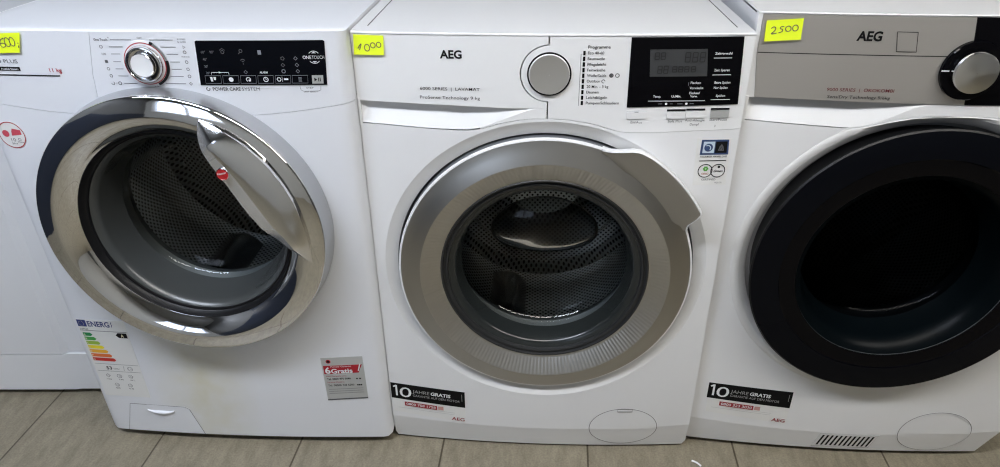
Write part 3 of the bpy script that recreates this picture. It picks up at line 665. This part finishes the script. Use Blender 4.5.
b.build('door_glass', ['glass', 'frost_light'], hdoor, normals=False, smooth=60)
make_tub(lef, HC, .200, .150, .004, .080); make_drum(lef, HC, .24, .09, .39)
# tub wall seen through the glass rim
# big handle
outer = [(.079, .7345), (.110, .7235), (.142, .7010), (.170, .671), (.192, .636), (.208, .597), (.2165, .555), (.2195, .520), (.2165, .486)]
inner = [(.0745, .7305), (.0715, .712), (.0750, .688), (.087, .660), (.102, .632), (.122, .590), (.145, .5515), (.170, .5335), (.2135, .4850)]
def resample(P, n, pw=1.):
    P = np.array(P); d = np.r_[0, np.cumsum(np.hypot(*np.diff(P, axis=0).T))]; s = np.linspace(0, 1, n)*d[-1]
    return np.c_[np.interp(s, d, P[:, 0]), np.interp(s, d, P[:, 1])]
No = 44; A_ = resample(inner, No); B_ = resample(outer, No); rows = []
ker = np.array([.25, .5, .25])
for Q in (A_, B_):
    for _ in range(3): Q[1:-1] = .25*Q[:-2]+.5*Q[1:-1]+.25*Q[2:]
ts = [0, .02, .10, .20, .30, .36, .42, .55, .70, .85, .95, .985, 1]
for i in range(No):
    e = min(1, 6*i/(No-1)+.12, 6*(No-1-i)/(No-1)+.12); row = []
    row.append((A_[i][0]+.004, -.040, A_[i][1]))
    for t in ts:
        p_ = A_[i]*(1-t)+B_[i]*t
        y = -.0575 - e*(.012 + .012*min(1, t/.36) - .013*max(0, (t-.42)/.58)**1.6) + (.004 if t in (0, 1) else 0)
        row.append((p_[0], y, p_[1]))
    row.append((B_[i][0], -.050, B_[i][1])); rows.append(row)
b = MB(); kk = 1+ts.index(.36); b.grid([r[:kk+1] for r in rows], 0); b.grid([r[kk:] for r in rows], 1); hh = b.build('door_handle', ['handle_satin', 'chrome_soft'], hdoor, smooth=14)
b = MB(); b.lathe(.1075, .6555, [(.0098, -.074), (.0100, -.0815), (.0092, -.0828)], 32, 1); b.lathe(.1075, .6555, [(.0092, -.0828), (.0088, -.0824), (.0004, -.0824)], 32, 0)
ff_ = lambda u, z: -.0824
b.text('Hoover', .1003, .6538, .0040, ff_, .0006, 2, width=.0142, rot=.25, shear=.2, bold=.01); b.build('badge', [mat('badge_red', (.42, .015, .02), .25, coat=.5), 'chrome_soft', 'ink_white'], hdoor, normals=False)

# =================================================================== right machine (steel panel, black door)
TLOC = (.6063, .0087*0 + .0, 0)
TLOC = (.60626, .00869, 0); TROT = -.02156; TW = .302; TC = .4613
rig = root('washer_dryer', 'white laundry machine with brushed steel panel and large black glass door at the right', 'washing machine', TLOC, TROT)
fT = lambda u, z: -.012*(1-(min(abs(u), .3)/.3)**2)
creT = lambda u: .063+.014*(u/.3)**2
def fT2(u, z): return fT(u, z) + max(0, creT(u)-z)*.16
make_cabinet(rig, TW-.004, .868, 'enamel')
seamT = interp([(-.31, .7115), (-.295, .7110), (-.22, .7065), (-.143, .7030), (-.122, .705), (-.097, .712), (-.073, .7185), (-.042, .7245), (.023, .7275), (.078, .7245), (.12, .7165), (.15, .706), (.18, .7035), (.31, .7115)])
b = MB(); rT = .279
Lh, Rh = holed(TW, lambda u: seamT(u)-G, creT, TC, .2645)
b.plate([Lh, Rh], fT2, .02, 0, 0, .02)
P = curve(creT, -TW, TW) + [(.276, .012), (-TW, .012)]
b.plate([P], fT2, .02, 0, 0, .02); fp = b.build('front_panel', 'enamel', rig, smooth=4)
b = MB(); n = 160; P = []
for i in range(n+1):
    a = 2*math.pi*i/n; row = []
    for (r, d) in ((.2785, -.0003), (.2775, -.0008), (.270, .0015), (.2645, .0040), (.2625, .022)):
        u, z = r*math.cos(a), TC+r*math.sin(a); zz = z; row.append((u, fT(u, z)+d, zz))
    P.append(row)
b = MB(); P2 = []
for i in range(n+1):
    a = 2*math.pi*i/n; row = []
    for (r, d) in ((.2645, -.0002), (.2600, .0030), (.2550, .0060), (.2510, .0100), (.2500, .024)):
        u, z = r*math.cos(a), TC+r*math.sin(a); row.append((u, fT(u, z)+d, z))
    P2.append(row)
b.grid(P2); b.build('door_surround', 'dish', fp)
b = MB(); b.lathe(0, TC, [(.2510, .0225), (.18, .0225)], 96); b.build('door_recess', 'grey_plastic', fp)
# raised crescent moulding round the door
b = MB(); P = []
for i in range(n+1):
    a = 2*math.pi*i/n; row = []
    for (r, d) in ((.2790, .0002), (.2765, .0016), (.2700, .0022), (.2645, -.0001)):
        u, z = r*math.cos(a), TC+r*math.sin(a)
        if z > seamT(u)-.002: z = seamT(u)-.002
        row.append((u, fT(u, z)-d, z))
    P.append(row)
b.grid(P); b.build('door_moulding', 'dish', fp)
# vent and filter flap at the bottom
b = MB(); vp = [(-.0525, .0180), (.0590, .0200), (.0690, .0600), (-.0440, .0600)]
b.plate([vp], fT2, .0006, .0006, 0, .02); b.ribbon(vp, .0007, fT2, .0009, 1, True)
for k in range(12):
    u0 = -.0450+.0088*k
    b.quad([(u0, .0235), (u0+.0040, .0235), (u0+.0040+.0065, .0555), (u0+.0065, .0555)], fT2, .0011, 2, 0)
b.build('vent_grille', ['enamel', 'seam', 'ink'], rig, smooth=4)
b = MB(); cu, cz_, rw, rh = .1725, .0715, .0695, .0535
el = [(cu+rw*math.cos(2*math.pi*i/64), cz_+rh*math.sin(2*math.pi*i/64)) for i in range(64)]
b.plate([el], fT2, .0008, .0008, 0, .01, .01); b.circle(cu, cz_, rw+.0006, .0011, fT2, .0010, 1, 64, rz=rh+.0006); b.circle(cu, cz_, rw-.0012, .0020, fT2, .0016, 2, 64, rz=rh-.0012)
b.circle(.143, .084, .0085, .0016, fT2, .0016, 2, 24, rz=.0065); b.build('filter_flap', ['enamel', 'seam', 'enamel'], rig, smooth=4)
# grip recess + fascia frame
gripT = interp([(-.31, .7485), (-.285, .748), (-.1, .7455), (.02, .7440), (.31, .744)])
lipT = interp([(-.31, .7125), (-.22, .7075), (-.143, .7040), (-.118, .7075), (-.085, .720), (-.055, .736), (-.03, .7445)])
b = MB()
fr = curve(lambda u: min(lipT(u), gripT(u)-.0004) if u > -.143 else seamT(u), -.143, -.031, 20)
lowp = curve(seamT, -.143, TW, 60) + [(TW, .744)] + list(reversed(curve(lambda u: gripT(u)-.0003, -.031, TW, 20)))[1:] + list(reversed(fr))[1:-1]
b.plate([lowp], fT, .012, 0, 0, .02)
b.plate([[(-TW, .748), (-.2880, .748), (-.2958, .8165), (-.2958, .8735), (.2958, .8735), (.2958, .744), (TW, .744), (TW, .8745), (-TW, .8745)]], fT, .012, 0, 0, .02)
hp = b.build('fascia', 'plastic', rig)
b = MB(); P = []
for i in range(61):
    u = -TW+.001+(TW-.032)*i/60; zt_, zl = gripT(u), min(lipT(u), gripT(u)-.0003)
    d = .017*min(1, max(0, (u+TW-.002)/.012))*min(1, max(0, (-.032-u)/.11))**.8
    P.append([(u, fT(u, 0)+d, zt_+.004)] + [(u, fT(u, 0)+d*(1-(k/10)**1.0), zt_+(zl-zt_)*(k/10)) for k in range(11)])
b.grid(P); b.box(-TW+.0005, -TW+.006, -.0015, .02, .708, .75, 0); b.build('grip_recess', 'plastic', hp, normals=False)
worktop(rig, TW, .8748, .8768, -.0125, .60, 'enamel', grooves=False, rad=.0008)
# steel panel in two bands
b = MB()
edge = lambda z: -.003 + (.8735-z)*.170
b.plate([[(-.2955, .8180), (edge(.818), .8180), (edge(.8732), .8732), (-.2955, .8732)]], fT, .006, .0012, 0, .02)
b.plate([[(-.2880, gripT(-.28)+.0004)] + curve(lambda u: gripT(u)+.0004, -.285, edge(.745)) + [(edge(.8165), .8165), (-.2955, .8165)]], fT, .006, .0012, 0, .02)
b.plate([[(-.2945, .8100), (edge(.8165)-.004, .8100), (edge(.8165)-.004, .8190), (-.2945, .8190)]], fT, .001, .0004, 1, .02)
st = b.build('steel_panel', ['steel', 'black'], rig, smooth=10); M['ink_maroon'] = mat('maroon_print', (.16, .02, .025), .6, spec=.2)
b = MB()
b.text('AEG', -.1600, .8385, .0140, fT, .0018, 0, width=.0350, bold=.034); b.text('9000 SERIES  |  ÖKOKOMBI', -.1850, .7620, .0052, fT, .0018, 1, width=.097, bold=.004)
b.text('SensiDry Technology 9/6kg', -.1820, .7510, .0050, fT, .0018, 0, width=.091, bold=.0); b.build('printed_text', ['ink', 'ink_maroon'], st, smooth=0, normals=False)
b = MB(); b.ribbon([(-.1005, .8235), (-.0725, .8230), (-.0775, .8515), (-.1060, .8520)], .0010, fT, .0019, 0, True); b.quad([(-.0995, .8245), (-.0733, .8240), (-.0783, .8505), (-.1050, .8510)], fT, .0016, 1, .0003)
b.build('power_button', ['ink', 'steel'], rig, smooth=10)
b = MB(); b.plate([[(edge(.744)+.001, .7445), (.2955, .7445), (.2955, .8732), (edge(.8732)+.001, .8732)]], fT, .006, .0014, 0, .02); b.build('display', 'gloss_black', rig)
b = MB(); ku, kz = .012, .7975; yk = fT(ku, kz); b.lathe(ku, kz, [(.0445, yk-.001), (.0440, yk-.0060), (.0425, yk-.0075), (.0318, yk-.0070)], 72, 0)
b.lathe(ku, kz, [(.0318, yk-.0070), (.0312, yk-.0160), (.0300, yk-.0185)], 72, 1); b.lathe(ku, kz, [(.0300, yk-.0185), (.0290, yk-.0190), (.0004, yk-.0186)], 72, 2)
b.build('program_knob', ['gloss_black', 'chrome_soft', 'spun'], rig)
b = MB(); b.lathe(ku, kz, [(.0445, yk-.0074), (.0335, yk-.0078)], 2, 0, 178, 181); b.build('knob_marker', 'ink_white', rig, normals=False)
# door
td = bpy.data.objects.new('door', None); COL.objects.link(td); td.parent = rig
b = MB(); b.lathe(0, TC, [(.2400, .018), (.2430, -.012), (.2535, -.0340), (.2545, -.0385), (.2520, -.0408)], 200, 0); b.build('door_rim', 'black', td)
b = MB(); b.lathe(0, TC, [(.2520, -.0405), (.2505, -.0408), (.2080, -.0412), (.2060, -.0412)], 200, 0); b.lathe(0, TC, [(.2060, -.0412), (.2040, -.0395), (.1790, -.0385), (.1775, -.0380)], 200, 1)
b.build('door_panel', ['navy_black', 'gloss_black'], td)
b = MB(); b.lathe(0, TC, [(.1775, -.0380), (.1765, -.0360), (.1690, -.0340), (.1580, .0), (.1480, .035), (.135, .055), (.10, .068), (.05, .074), (.0005, .076)], 140, mis=[1, 1, 1, 1, 0, 0, 0, 0]); b.build('door_glass', ['smoke', 'frost_dark'], td, normals=False, smooth=60)
b = MB(); b.lathe(0, TC, [(.1768, -.0375), (.1765, -.0350), (.1700, -.0335)], 140, 0); b.build('inner_bezel', 'rubber', td, normals=False)
make_tub(rig, TC, .195, .160, .010, .085); make_drum(rig, TC, .24, .095, .39)

# =================================================================== plain appliance at the far left
NLOC = (-1.2075, .0968, 0); NROT = .0481; NW = .298
far = root('household_appliance', 'plain white appliance set back at the far left with only its smooth lower front showing', 'appliance', NLOC, NROT)
make_cabinet(far, NW, .84, 'enamel', depth=.56)
def fN(u, z): return 0.0 if u < .150 else (.0085*(u-.150)/.014 if u < .164 else .0085)
b = MB()
for (z0, z1) in ((.1165, .842), (.014, .1145)):
    poly = [(-NW, z0), (.150, z0), (.164, z0), (.225, z0+.0), (NW, z0+.0), (NW, z1), (.164, z1), (.150, z1), (-NW, z1)]
    bmv = [[(-NW, z0), (.150, z0), (.150, z1), (-NW, z1)], [(.150, z0), (.164, z0), (.164, z1), (.150, z1)], [(.164, z0), (NW, z0), (NW, z1), (.164, z1)]]
    mbb = MB(); mbb.plate(bmv, fN if z0 > .1 else (lambda u, z: fN(u, z)*.3), .02, 0, 0, None); mbb.build('door' if z0 > .1 else 'plinth', 'enamel', far, smooth=15)
b = MB(); b.box(-NW, NW, -.004, .58, .8425, .850, 0, .002); wo = b.build('worktop', 'enamel', far)
b = MB(); b.box(-NW+.02, NW-.02, .012, .56, .8495, .8505, 0, .0004); b.build('top_inlay', mat('inlay_grey', (.42, .43, .45), .5), wo)

# =================================================================== notes and stickers, each a thing of its own
def hand(b, strokes, u, z, s, face, off, mi, w=.0014, rot=0, sl=0):
    c, n = math.cos(rot), math.sin(rot)
    for st_ in strokes:
        P = np.array([(x + sl*y, y) for x, y in st_])*s
        if len(P) > 2:
            t = np.linspace(0, len(P)-1, (len(P)-1)*4+1); P = np.c_[np.interp(t, range(len(P)), P[:, 0]), np.interp(t, range(len(P)), P[:, 1])]
            for _ in range(3): P[1:-1] = .25*P[:-2]+.5*P[1:-1]+.25*P[2:]
        b.ribbon([(u+x*c-y*n, z+x*n+y*c) for x, y in P], w, face, off, mi)
O_ = lambda x, y, r, ry: [(x+r*math.cos(a*math.pi/5+1.6), y+ry*math.sin(a*math.pi/5+1.6)) for a in range(11)]
def note(poly, face, frame, label, strokes_fn, curl=.003):
    z1 = max(p[1] for p in poly); z0 = min(p[1] for p in poly)
    fc = lambda u, z: face(u, z) - curl*max(0, (z1-.006-z)/(z1-z0))**2
    b = MB(); b.plate([poly], fc, .0005, .0024, 0, .006, .005, mside=0); strokes_fn(b, fc)
    return tag(b.build('price_note', ['note', 'pencil'], frame=frame, smooth=30), label, 'sticky note', 'neon yellow price notes')
def s_1000(b, f):
    o = .0030
    hand(b, [[(0, .25), (.35, .8), (.7, 1.15), (.25, 0)]], -.2905, .8215, .0095, f, o, 1)
    hand(b, [O_(.4, .5, .42, .52)], -.2800, .8205, .0100, f, o, 1); hand(b, [O_(.4, .5, .40, .42)], -.2705, .8245, .0095, f, o, 1); hand(b, [O_(.4, .5, .38, .42)], -.2615, .8255, .0095, f, o, 1)
note([(-.2975, .8145), (-.2510, .8150), (-.2495, .8440), (-.2960, .8447)], fM, (MLOC, MROT), 'yellow sticky note with handwritten 1000 on the middle machine\'s top left corner', s_1000, .002)
def s_2500(b, f):
    o = .0030
    hand(b, [[(0, .75), (.3, 1.05), (.65, .85), (.5, .4), (0, 0), (.4, .05), (.8, .15)]], -.2825, .8455, .0105, f, o, 1)
    hand(b, [[(.75, .95), (.3, .9), (.2, .6), (.6, .55), (.65, .2), (.1, 0)]], -.2725, .8475, .0100, f, o, 1)
    hand(b, [O_(.4, .5, .42, .42)], -.2625, .8490, .0095, f, o, 1); hand(b, [O_(.4, .5, .40, .44)], -.2530, .8500, .0100, f, o, 1)
note([(-.2895, .8345), (-.2385, .8385), (-.2395, .8690), (-.2905, .8645)], lambda u, z: fT(u, z)-.0012, (TLOC, TROT), 'yellow sticky note with handwritten 2500 on the steel panel\'s left corner', s_2500, .002)
def s_600(b, f):
    o = .0030
    hand(b, [[(.7, 1.0), (.25, .8), (.05, .35), (.25, .02), (.65, .15), (.6, .5), (.15, .45)]], -.2235, .8305, .0150, f, o, 1, .0013)
    hand(b, [O_(.35, .5, .30, .48)], -.2145, .8320, .0145, f, o, 1, .0013); hand(b, [O_(.35, .5, .30, .48)], -.2065, .8330, .0140, f, o, 1, .0013)
    hand(b, [[(.0, .35), (.02, .2)], [(.0, .0), (-.1, -.3)]], -.1930, .8345, .0120, f, o, 1, .0014)
note([(-.2700, .8205), (-.1955, .8235), (-.1850, .8535), (-.2600, .8505)], fH, (HLOC, HROT), 'yellow sticky note with a handwritten price, cut off at the photo\'s left edge', s_600, .001)

# energy label
b = MB(); u0, u1, z0, z1 = -.2845, -.1880, .1150, .3110
f = lambda u, z: fH(u, z)-.0003
b.sheet(u0, u1, z0, z1, f, .0005, 0, .0005); o = .0009
b.sheet(u0+.001, -.2655, .2935, .3095, f, o, 1, 0)
for k in range(12):
    a = math.pi/6*k; b.disc(-.2750+.0052*math.cos(a), .3015+.0052*math.sin(a), .0007, f, o+.0006, 2, 5)
b.text('ENERG', -.2630, .2945, .0130, f, o, 1, width=.0440, bold=.022); b.ribbon([(-.2135, .3070), (-.2165, .3015), (-.2135, .3015), (-.2160, .2950)], .0013, f, o, 1) 
b.text('SUPPLIER', u0+.003, .2860, .0028, f, o, 3, width=.016, bold=.01)
b.ribbon([(u0+.001, .2840), (-.24, .2840), (u1-.001, .2840)], .0011, f, o, 4)
for k in range(7):
    zz = .2705-.0104*k; L = .019+.0049*k; x0 = -.2800
    b.plate([[(x0, zz), (x0+L-.004, zz), (x0+L, zz+.0041), (x0+L-.004, zz+.0082), (x0, zz+.0082)]], f, 0, o, 5+k, .02)
    b.text('ABCDEFG'[k], x0+.0015, zz+.0018, .0045, f, o+.0006, 2 if k not in (0,) else 2, width=.0035, bold=.02)
b.plate([[(-.2135, .2755), (-.2080, .2695), (-.1905, .2695), (-.1905, .2815), (-.2080, .2815)]], f, 0, o, 3, .02); b.text('A', -.2030, .2720, .0072, f, o+.0006, 2, width=.006, bold=.03)
b.text('53', -.2590, .1865, .0085, f, o, 3, width=.0115, bold=.02); b.text('kWh/', -.2440, .1870, .0040, f, o, 3, width=.0120); b.ribbon([(-.2230, .1850), (-.2215, .1970)], .0006, f, o, 4); b.circle(-.2095, .1905, .0050, .0008, f, o, 4, 20); b.text('1:0', -.2125, .1890, .0030, f, o, 4, width=.006)
for z in (.2005, .1820): b.ribbon([(u0+.004, z), (-.235, z), (u1-.002, z)], .0007, f, o, 4)
for (u, z, k) in ((-.262, .170, 4), (-.238, .170, 12), (-.214, .170, 5), (-.250, .146, 6), (-.222, .146, 5)):
    b.circle(u, z, .0048, .0008, f, o, 4, k); b.circle(u+.001, z, .0022, .0006, f, o, 4, 8)
for (s, u, z) in (('11,0 kg', -.2675, .1590), ('3:40', -.2420, .1590), ('49 L', -.2180, .1590), ('ABCD', -.2560, .1355), ('76 dB', -.2275, .1355)): b.text(s, u, z, .0036, f, o, 3, width=.0100)
en = b.build('energy_label', ['paper', 'eu_blue', 'ink_white', 'ink', 'ink_grey']+['e%d' % k for k in range(7)], frame=(HLOC, HROT), smooth=0)
en.data.materials[2] = mat('star_yellow_white', (.7, .68, .45), .5)
tag(en, 'energy label with blue header and green to red arrows below the chrome ring', 'energy label')

# warranty sticker on the left machine
b = MB(); f = fH; q = [(.1795, .1240), (.2605, .1300), (.2600, .2370), (.1790, .2330)]
b.plate([q], f, .0006, .0006, 0, .02)
b.plate([[(.1815, .1920), (.2490, .1960), (.2575, .2170), (.1815, .2130)]], f, 0, .0010, 1, .02); o = .0016; r3 = .05
b.disc(.1930, .2240, .0048, f, .0011, 1, 16); b.disc(.1930, .2240, .0028, f, .0013, 4, 12)
b.text('6', .1845, .1940, .0160, f, o, 2, width=.0105, bold=.03, rot=r3); b.text('Gratis', .1960, .1945, .0115, f, o, 2, width=.0420, bold=.03, rot=r3); b.text('Monate Garantie', .1960, .2095, .0038, f, o, 2, width=.0400, rot=r3)
b.ribbon([(.2490, .2010), (.2540, .2190)], .0022, f, o, 2)
for (z, m_, w_, s_) in ((.1845, 3, .040, 'Ihre Garantie plus'), (.1690, 3, .034, 'Service Hotline')): b.text(s_, .1845, z, .0034, f, .0010, m_, width=w_, rot=r3)
b.text('Tel. 0800 475 5646', .1850, .1765, .0048, f, .0010, 4, width=.0470, rot=r3, bold=.012); b.text('Tel. 08000 728 6200', .1850, .1600, .0048, f, .0010, 4, width=.0520, rot=r3, bold=.012)
for (u, z) in ((.2440, .1805), (.2500, .1808), (.2440, .1640), (.2475, .1640), (.2510, .1642)): b.disc(u, z, .0019, f, .0010, 4, 8)
for z in (.1520, .1465, .1410): b.ribbon([(.1850, z), (.22, z+.002), (.2540, z+.004)], .0007, f, .0010, 5)
b.ribbon([q[0], q[1]], .0030, f, .0010, 5)
tag(b.build('warranty_sticker', ['silver_foil', 'ink_red', 'ink_white', 'ink_red', 'ink', 'ink_grey'], frame=(HLOC, HROT), smooth=0), 'square silver sticker reading 6 Gratis on a red band, right of the chrome door', 'sticker')

# round sticker, upper left
b = MB(); b.disc(-.2640, .6870, .0235, fH, .0006, 0, 48, depth=.0006); b.circle(-.2640, .6870, .0222, .0014, fH, .0009, 1, 48, rz=.0222)
b.disc(-.2735, .6895, .0060, fH, .0009, 2, 16); b.plate([[(-.2640, .6860), (-.2465, .6880), (-.2465, .6960), (-.2600, .6985), (-.2625, .6935)]], fH, 0, .0009, 2, None)
b.text('10', -.2680, .6760, .0060, fH, .0009, 3, width=.008); b.text('Jahre', -.2690, .6710, .0036, fH, .0009, 3, width=.010); b.circle(-.2530, .6795, .0024, .0007, fH, .0009, 3, 8); b.text('Motor', -.2575, .6735, .0034, fH, .0009, 3, width=.011)
tag(b.build('round_sticker', ['paper', 'ink_red', mat('sticker_pink_red', (.55, .07, .10), .5), 'ink_grey'], frame=(HLOC, HROT), smooth=0), 'small round white sticker with red rim left of the chrome door ring', 'sticker')

# two "10 Jahre" stickers
def ten_sticker(frame, f, x0, x1, tl, tr, bl, br, wl, wr, number, rot, tu, label):
    b = MB(); O1 = .0006
    b.plate([[(x0+.003, wl), (x1, wr), (x1, tr-.004), (x0+.001, tl-.004)]], f, .0005, .0005, 0, .02)
    b.plate([[(x0, bl), (x1, br), (x1, tr), (x0, tl)]], f, .0003, .0009, 1, .02); o = .0014; hgt = tl-bl
    ux, zx = x0+tu+.0075, bl+.0072; b.ribbon([(ux-.0062, zx+.0225), (ux, zx+.0265)], .0036, f, o, 2); b.ribbon([(ux, zx+.0275), (ux, zx+.0135), (ux, zx)], .0038, f, o+.0001, 2); b.text('0', x0+tu+.0125, bl+.0065+math.tan(rot)*.011, .0270, f, o, 2, width=.0240, rot=rot, bold=.0)
    xs = x0+tu+.040; zc = (bl+tl)/2 + math.tan(rot)*(tu+.040)
    b.text('JAHRE', xs, zc+.0010, .0085, f, o, 3, width=.0340, rot=rot); b.text('GRATIS', xs+.0365, zc+.0010+math.tan(rot)*.0365, .0085, f, o, 2, width=.0400, rot=rot, bold=.025)
    b.text('GARANTIE AUF DEN MOTOR', xs, zc-.0085, .0060, f, o, 3, width=.0950, rot=rot)
    b.ribbon([(x1-.006, tr-.006), (x1-.006, tr-.024)], .0008, f, o, 3)
    rx0, rx1 = x0+.026, x0+.092; rz = bl-.0055+math.tan(rot)*.026; dz = math.tan(rot)*(rx1-rx0)
    b.plate([[(rx0, rz-.0110), (rx1, rz-.0110+dz), (rx1, rz+dz), (rx0, rz)]], f, 0, .0010, 4, .02); b.text(number, rx0+.003, rz-.0085, .0065, f, o, 2, width=.0600, rot=rot, bold=.01)
    b.plate([[(rx1+.002, rz-.0100+dz), (rx1+.013, rz-.0110+dz), (rx1+.013, rz+dz-.001), (rx1+.002, rz+dz-.001)]], f, 0, .0010, 5, .02)
    for (du, dw, dd) in ((-.014, .115, -.0165), (.012, .09, -.014)): b.ribbon([(rx0+du, rz+dd+.0), (rx0+du+dw/2, rz+dd+math.tan(rot)*dw/2), (rx0+du+dw, rz+dd+math.tan(rot)*dw)], .0006, f, .0010, 6)
    b.text('AEG', x1-.0290, (wr+.006), .0085, f, .0010, 7, width=.0265, rot=rot, bold=.02)
    return tag(b.build('warranty_sticker', ['paper', mat('label_black', (.006, .006, .006), .8, spec=.1), 'ink_white', mat('label_grey', (.32, .32, .32), .6), mat('label_red', (.30, .015, .025), .5), mat('label_pink', (.55, .30, .28), .5), mat('fine_print', (.45, .47, .47), .5), mat('maker_red', (.25, .02, .03), .5)], frame=frame, smooth=0), label, 'sticker')
ten_sticker((MLOC, MROT), fM2, -.2995, -.1500, .1585, .1455, .1185, .1045, .0830, .0640, '0800 758 1758', -.09, .004, 'black and white sticker reading 10 Jahre Gratis, low on the middle machine\'s left corner')
ten_sticker((TLOC, TROT), fT2, -.2765, -.1165, .1715, .1625, .1330, .1215, .0960, .0790, '0800 323 3030', -.075, .003, 'black and white sticker reading 10 Jahre Gratis, below the black door of the right machine')

# certificate sticker
b = MB(); f = fM; b.plate([[(.2385, .6045), (.2925, .6045), (.2905, .6850), (.2360, .6860)]], f, .0004, .0004, 0, .02); O1 = .0009
b.plate([[(.2430, .6580), (.2885, .6580), (.2865, .6835), (.2435, .6835)]], f, 0, O1, 1, .02); b.quad([(.2465, .6610), (.2650, .6610), (.2650, .6805), (.2470, .6805)], f, .0012, 2, 0); b.quad([(.2665, .6610), (.2855, .6610), (.2845, .6805), (.2665, .6805)], f, .0012, 3, 0)
b.disc(.2555, .6705, .0068, f, .0016, 1, 20); b.circle(.2540, .6695, .0048, .0014, f, .0019, 2, 14, -40, 120)
b.plate([[(.2710, .6650), (.2805, .6650), (.2790, .6720), (.2758, .6765), (.2725, .6720)]], f, 0, .0016, 4, None); b.ribbon([(.2735, .6665), (.2758, .6720), (.2782, .6665)], .0008, f, .0019, 3)
b.text('WOOLMARK APPAREL CARE', .2440, .6535, .0028, f, O1, 3, width=.0430, bold=.01); b.ribbon([(.2435, .6475), (.265, .6475), (.2870, .6480)], .0013, f, O1, 3)
for u in (.2555, .2760): b.circle(u, .6300, .0112, .0014, f, O1+.0002*(u > .26), 3, 36)
for k in range(6): a = k*math.pi/3; b.disc(.2560+.0028*math.cos(a), .6335+.0028*math.sin(a), .0018, f, O1, 5, 8)
b.text('OEKO', .2500, .6235, .0032, f, O1, 6, width=.0115, bold=.02); b.text('Green', .2690, .6275, .0042, f, O1, 3, width=.0145, bold=.02, shear=.3); b.disc(.2770, .6365, .0022, f, O1, 3, 8)
b.text('CERTIFIED', .2515, .6130, .0034, f, O1, 4, width=.0230); b.text('HQ-123', .2740, .6075, .0026, f, O1, 4, width=.0110)
tag(b.build('certificate_sticker', ['paper', 'navy', mat('pale_blue_print', (.55, .65, .75), .5), 'ink', 'ink_grey', mat('leaf_green', (.10, .38, .06), .5), mat('ochre_print', (.45, .16, .10), .5)], frame=(MLOC, MROT), smooth=0), 'small white certificate sticker with blue box and two round seals beside silver handle', 'sticker')

# scrap of paper on the floor
b = MB(); pts = [(0, 0), (.004, -.0030), (.0085, -.0045), (.013, -.0105), (.0165, -.0135)]; P = []
for i, (x, y) in enumerate(pts): P.append([(x-.0015, y-.0012, .0008+.0012*(i % 2)), (x+.0002, y+.0006, .0030+.0010*(i % 2)), (x+.0018, y+.0022, .0006)])
b.grid(P); o = b.build('paper_scrap', 'paper'); o.location = (.3095, -.0310, 0); tag(o, 'tiny torn white paper scrap lying on the tiles in front of the machines', 'paper scrap')
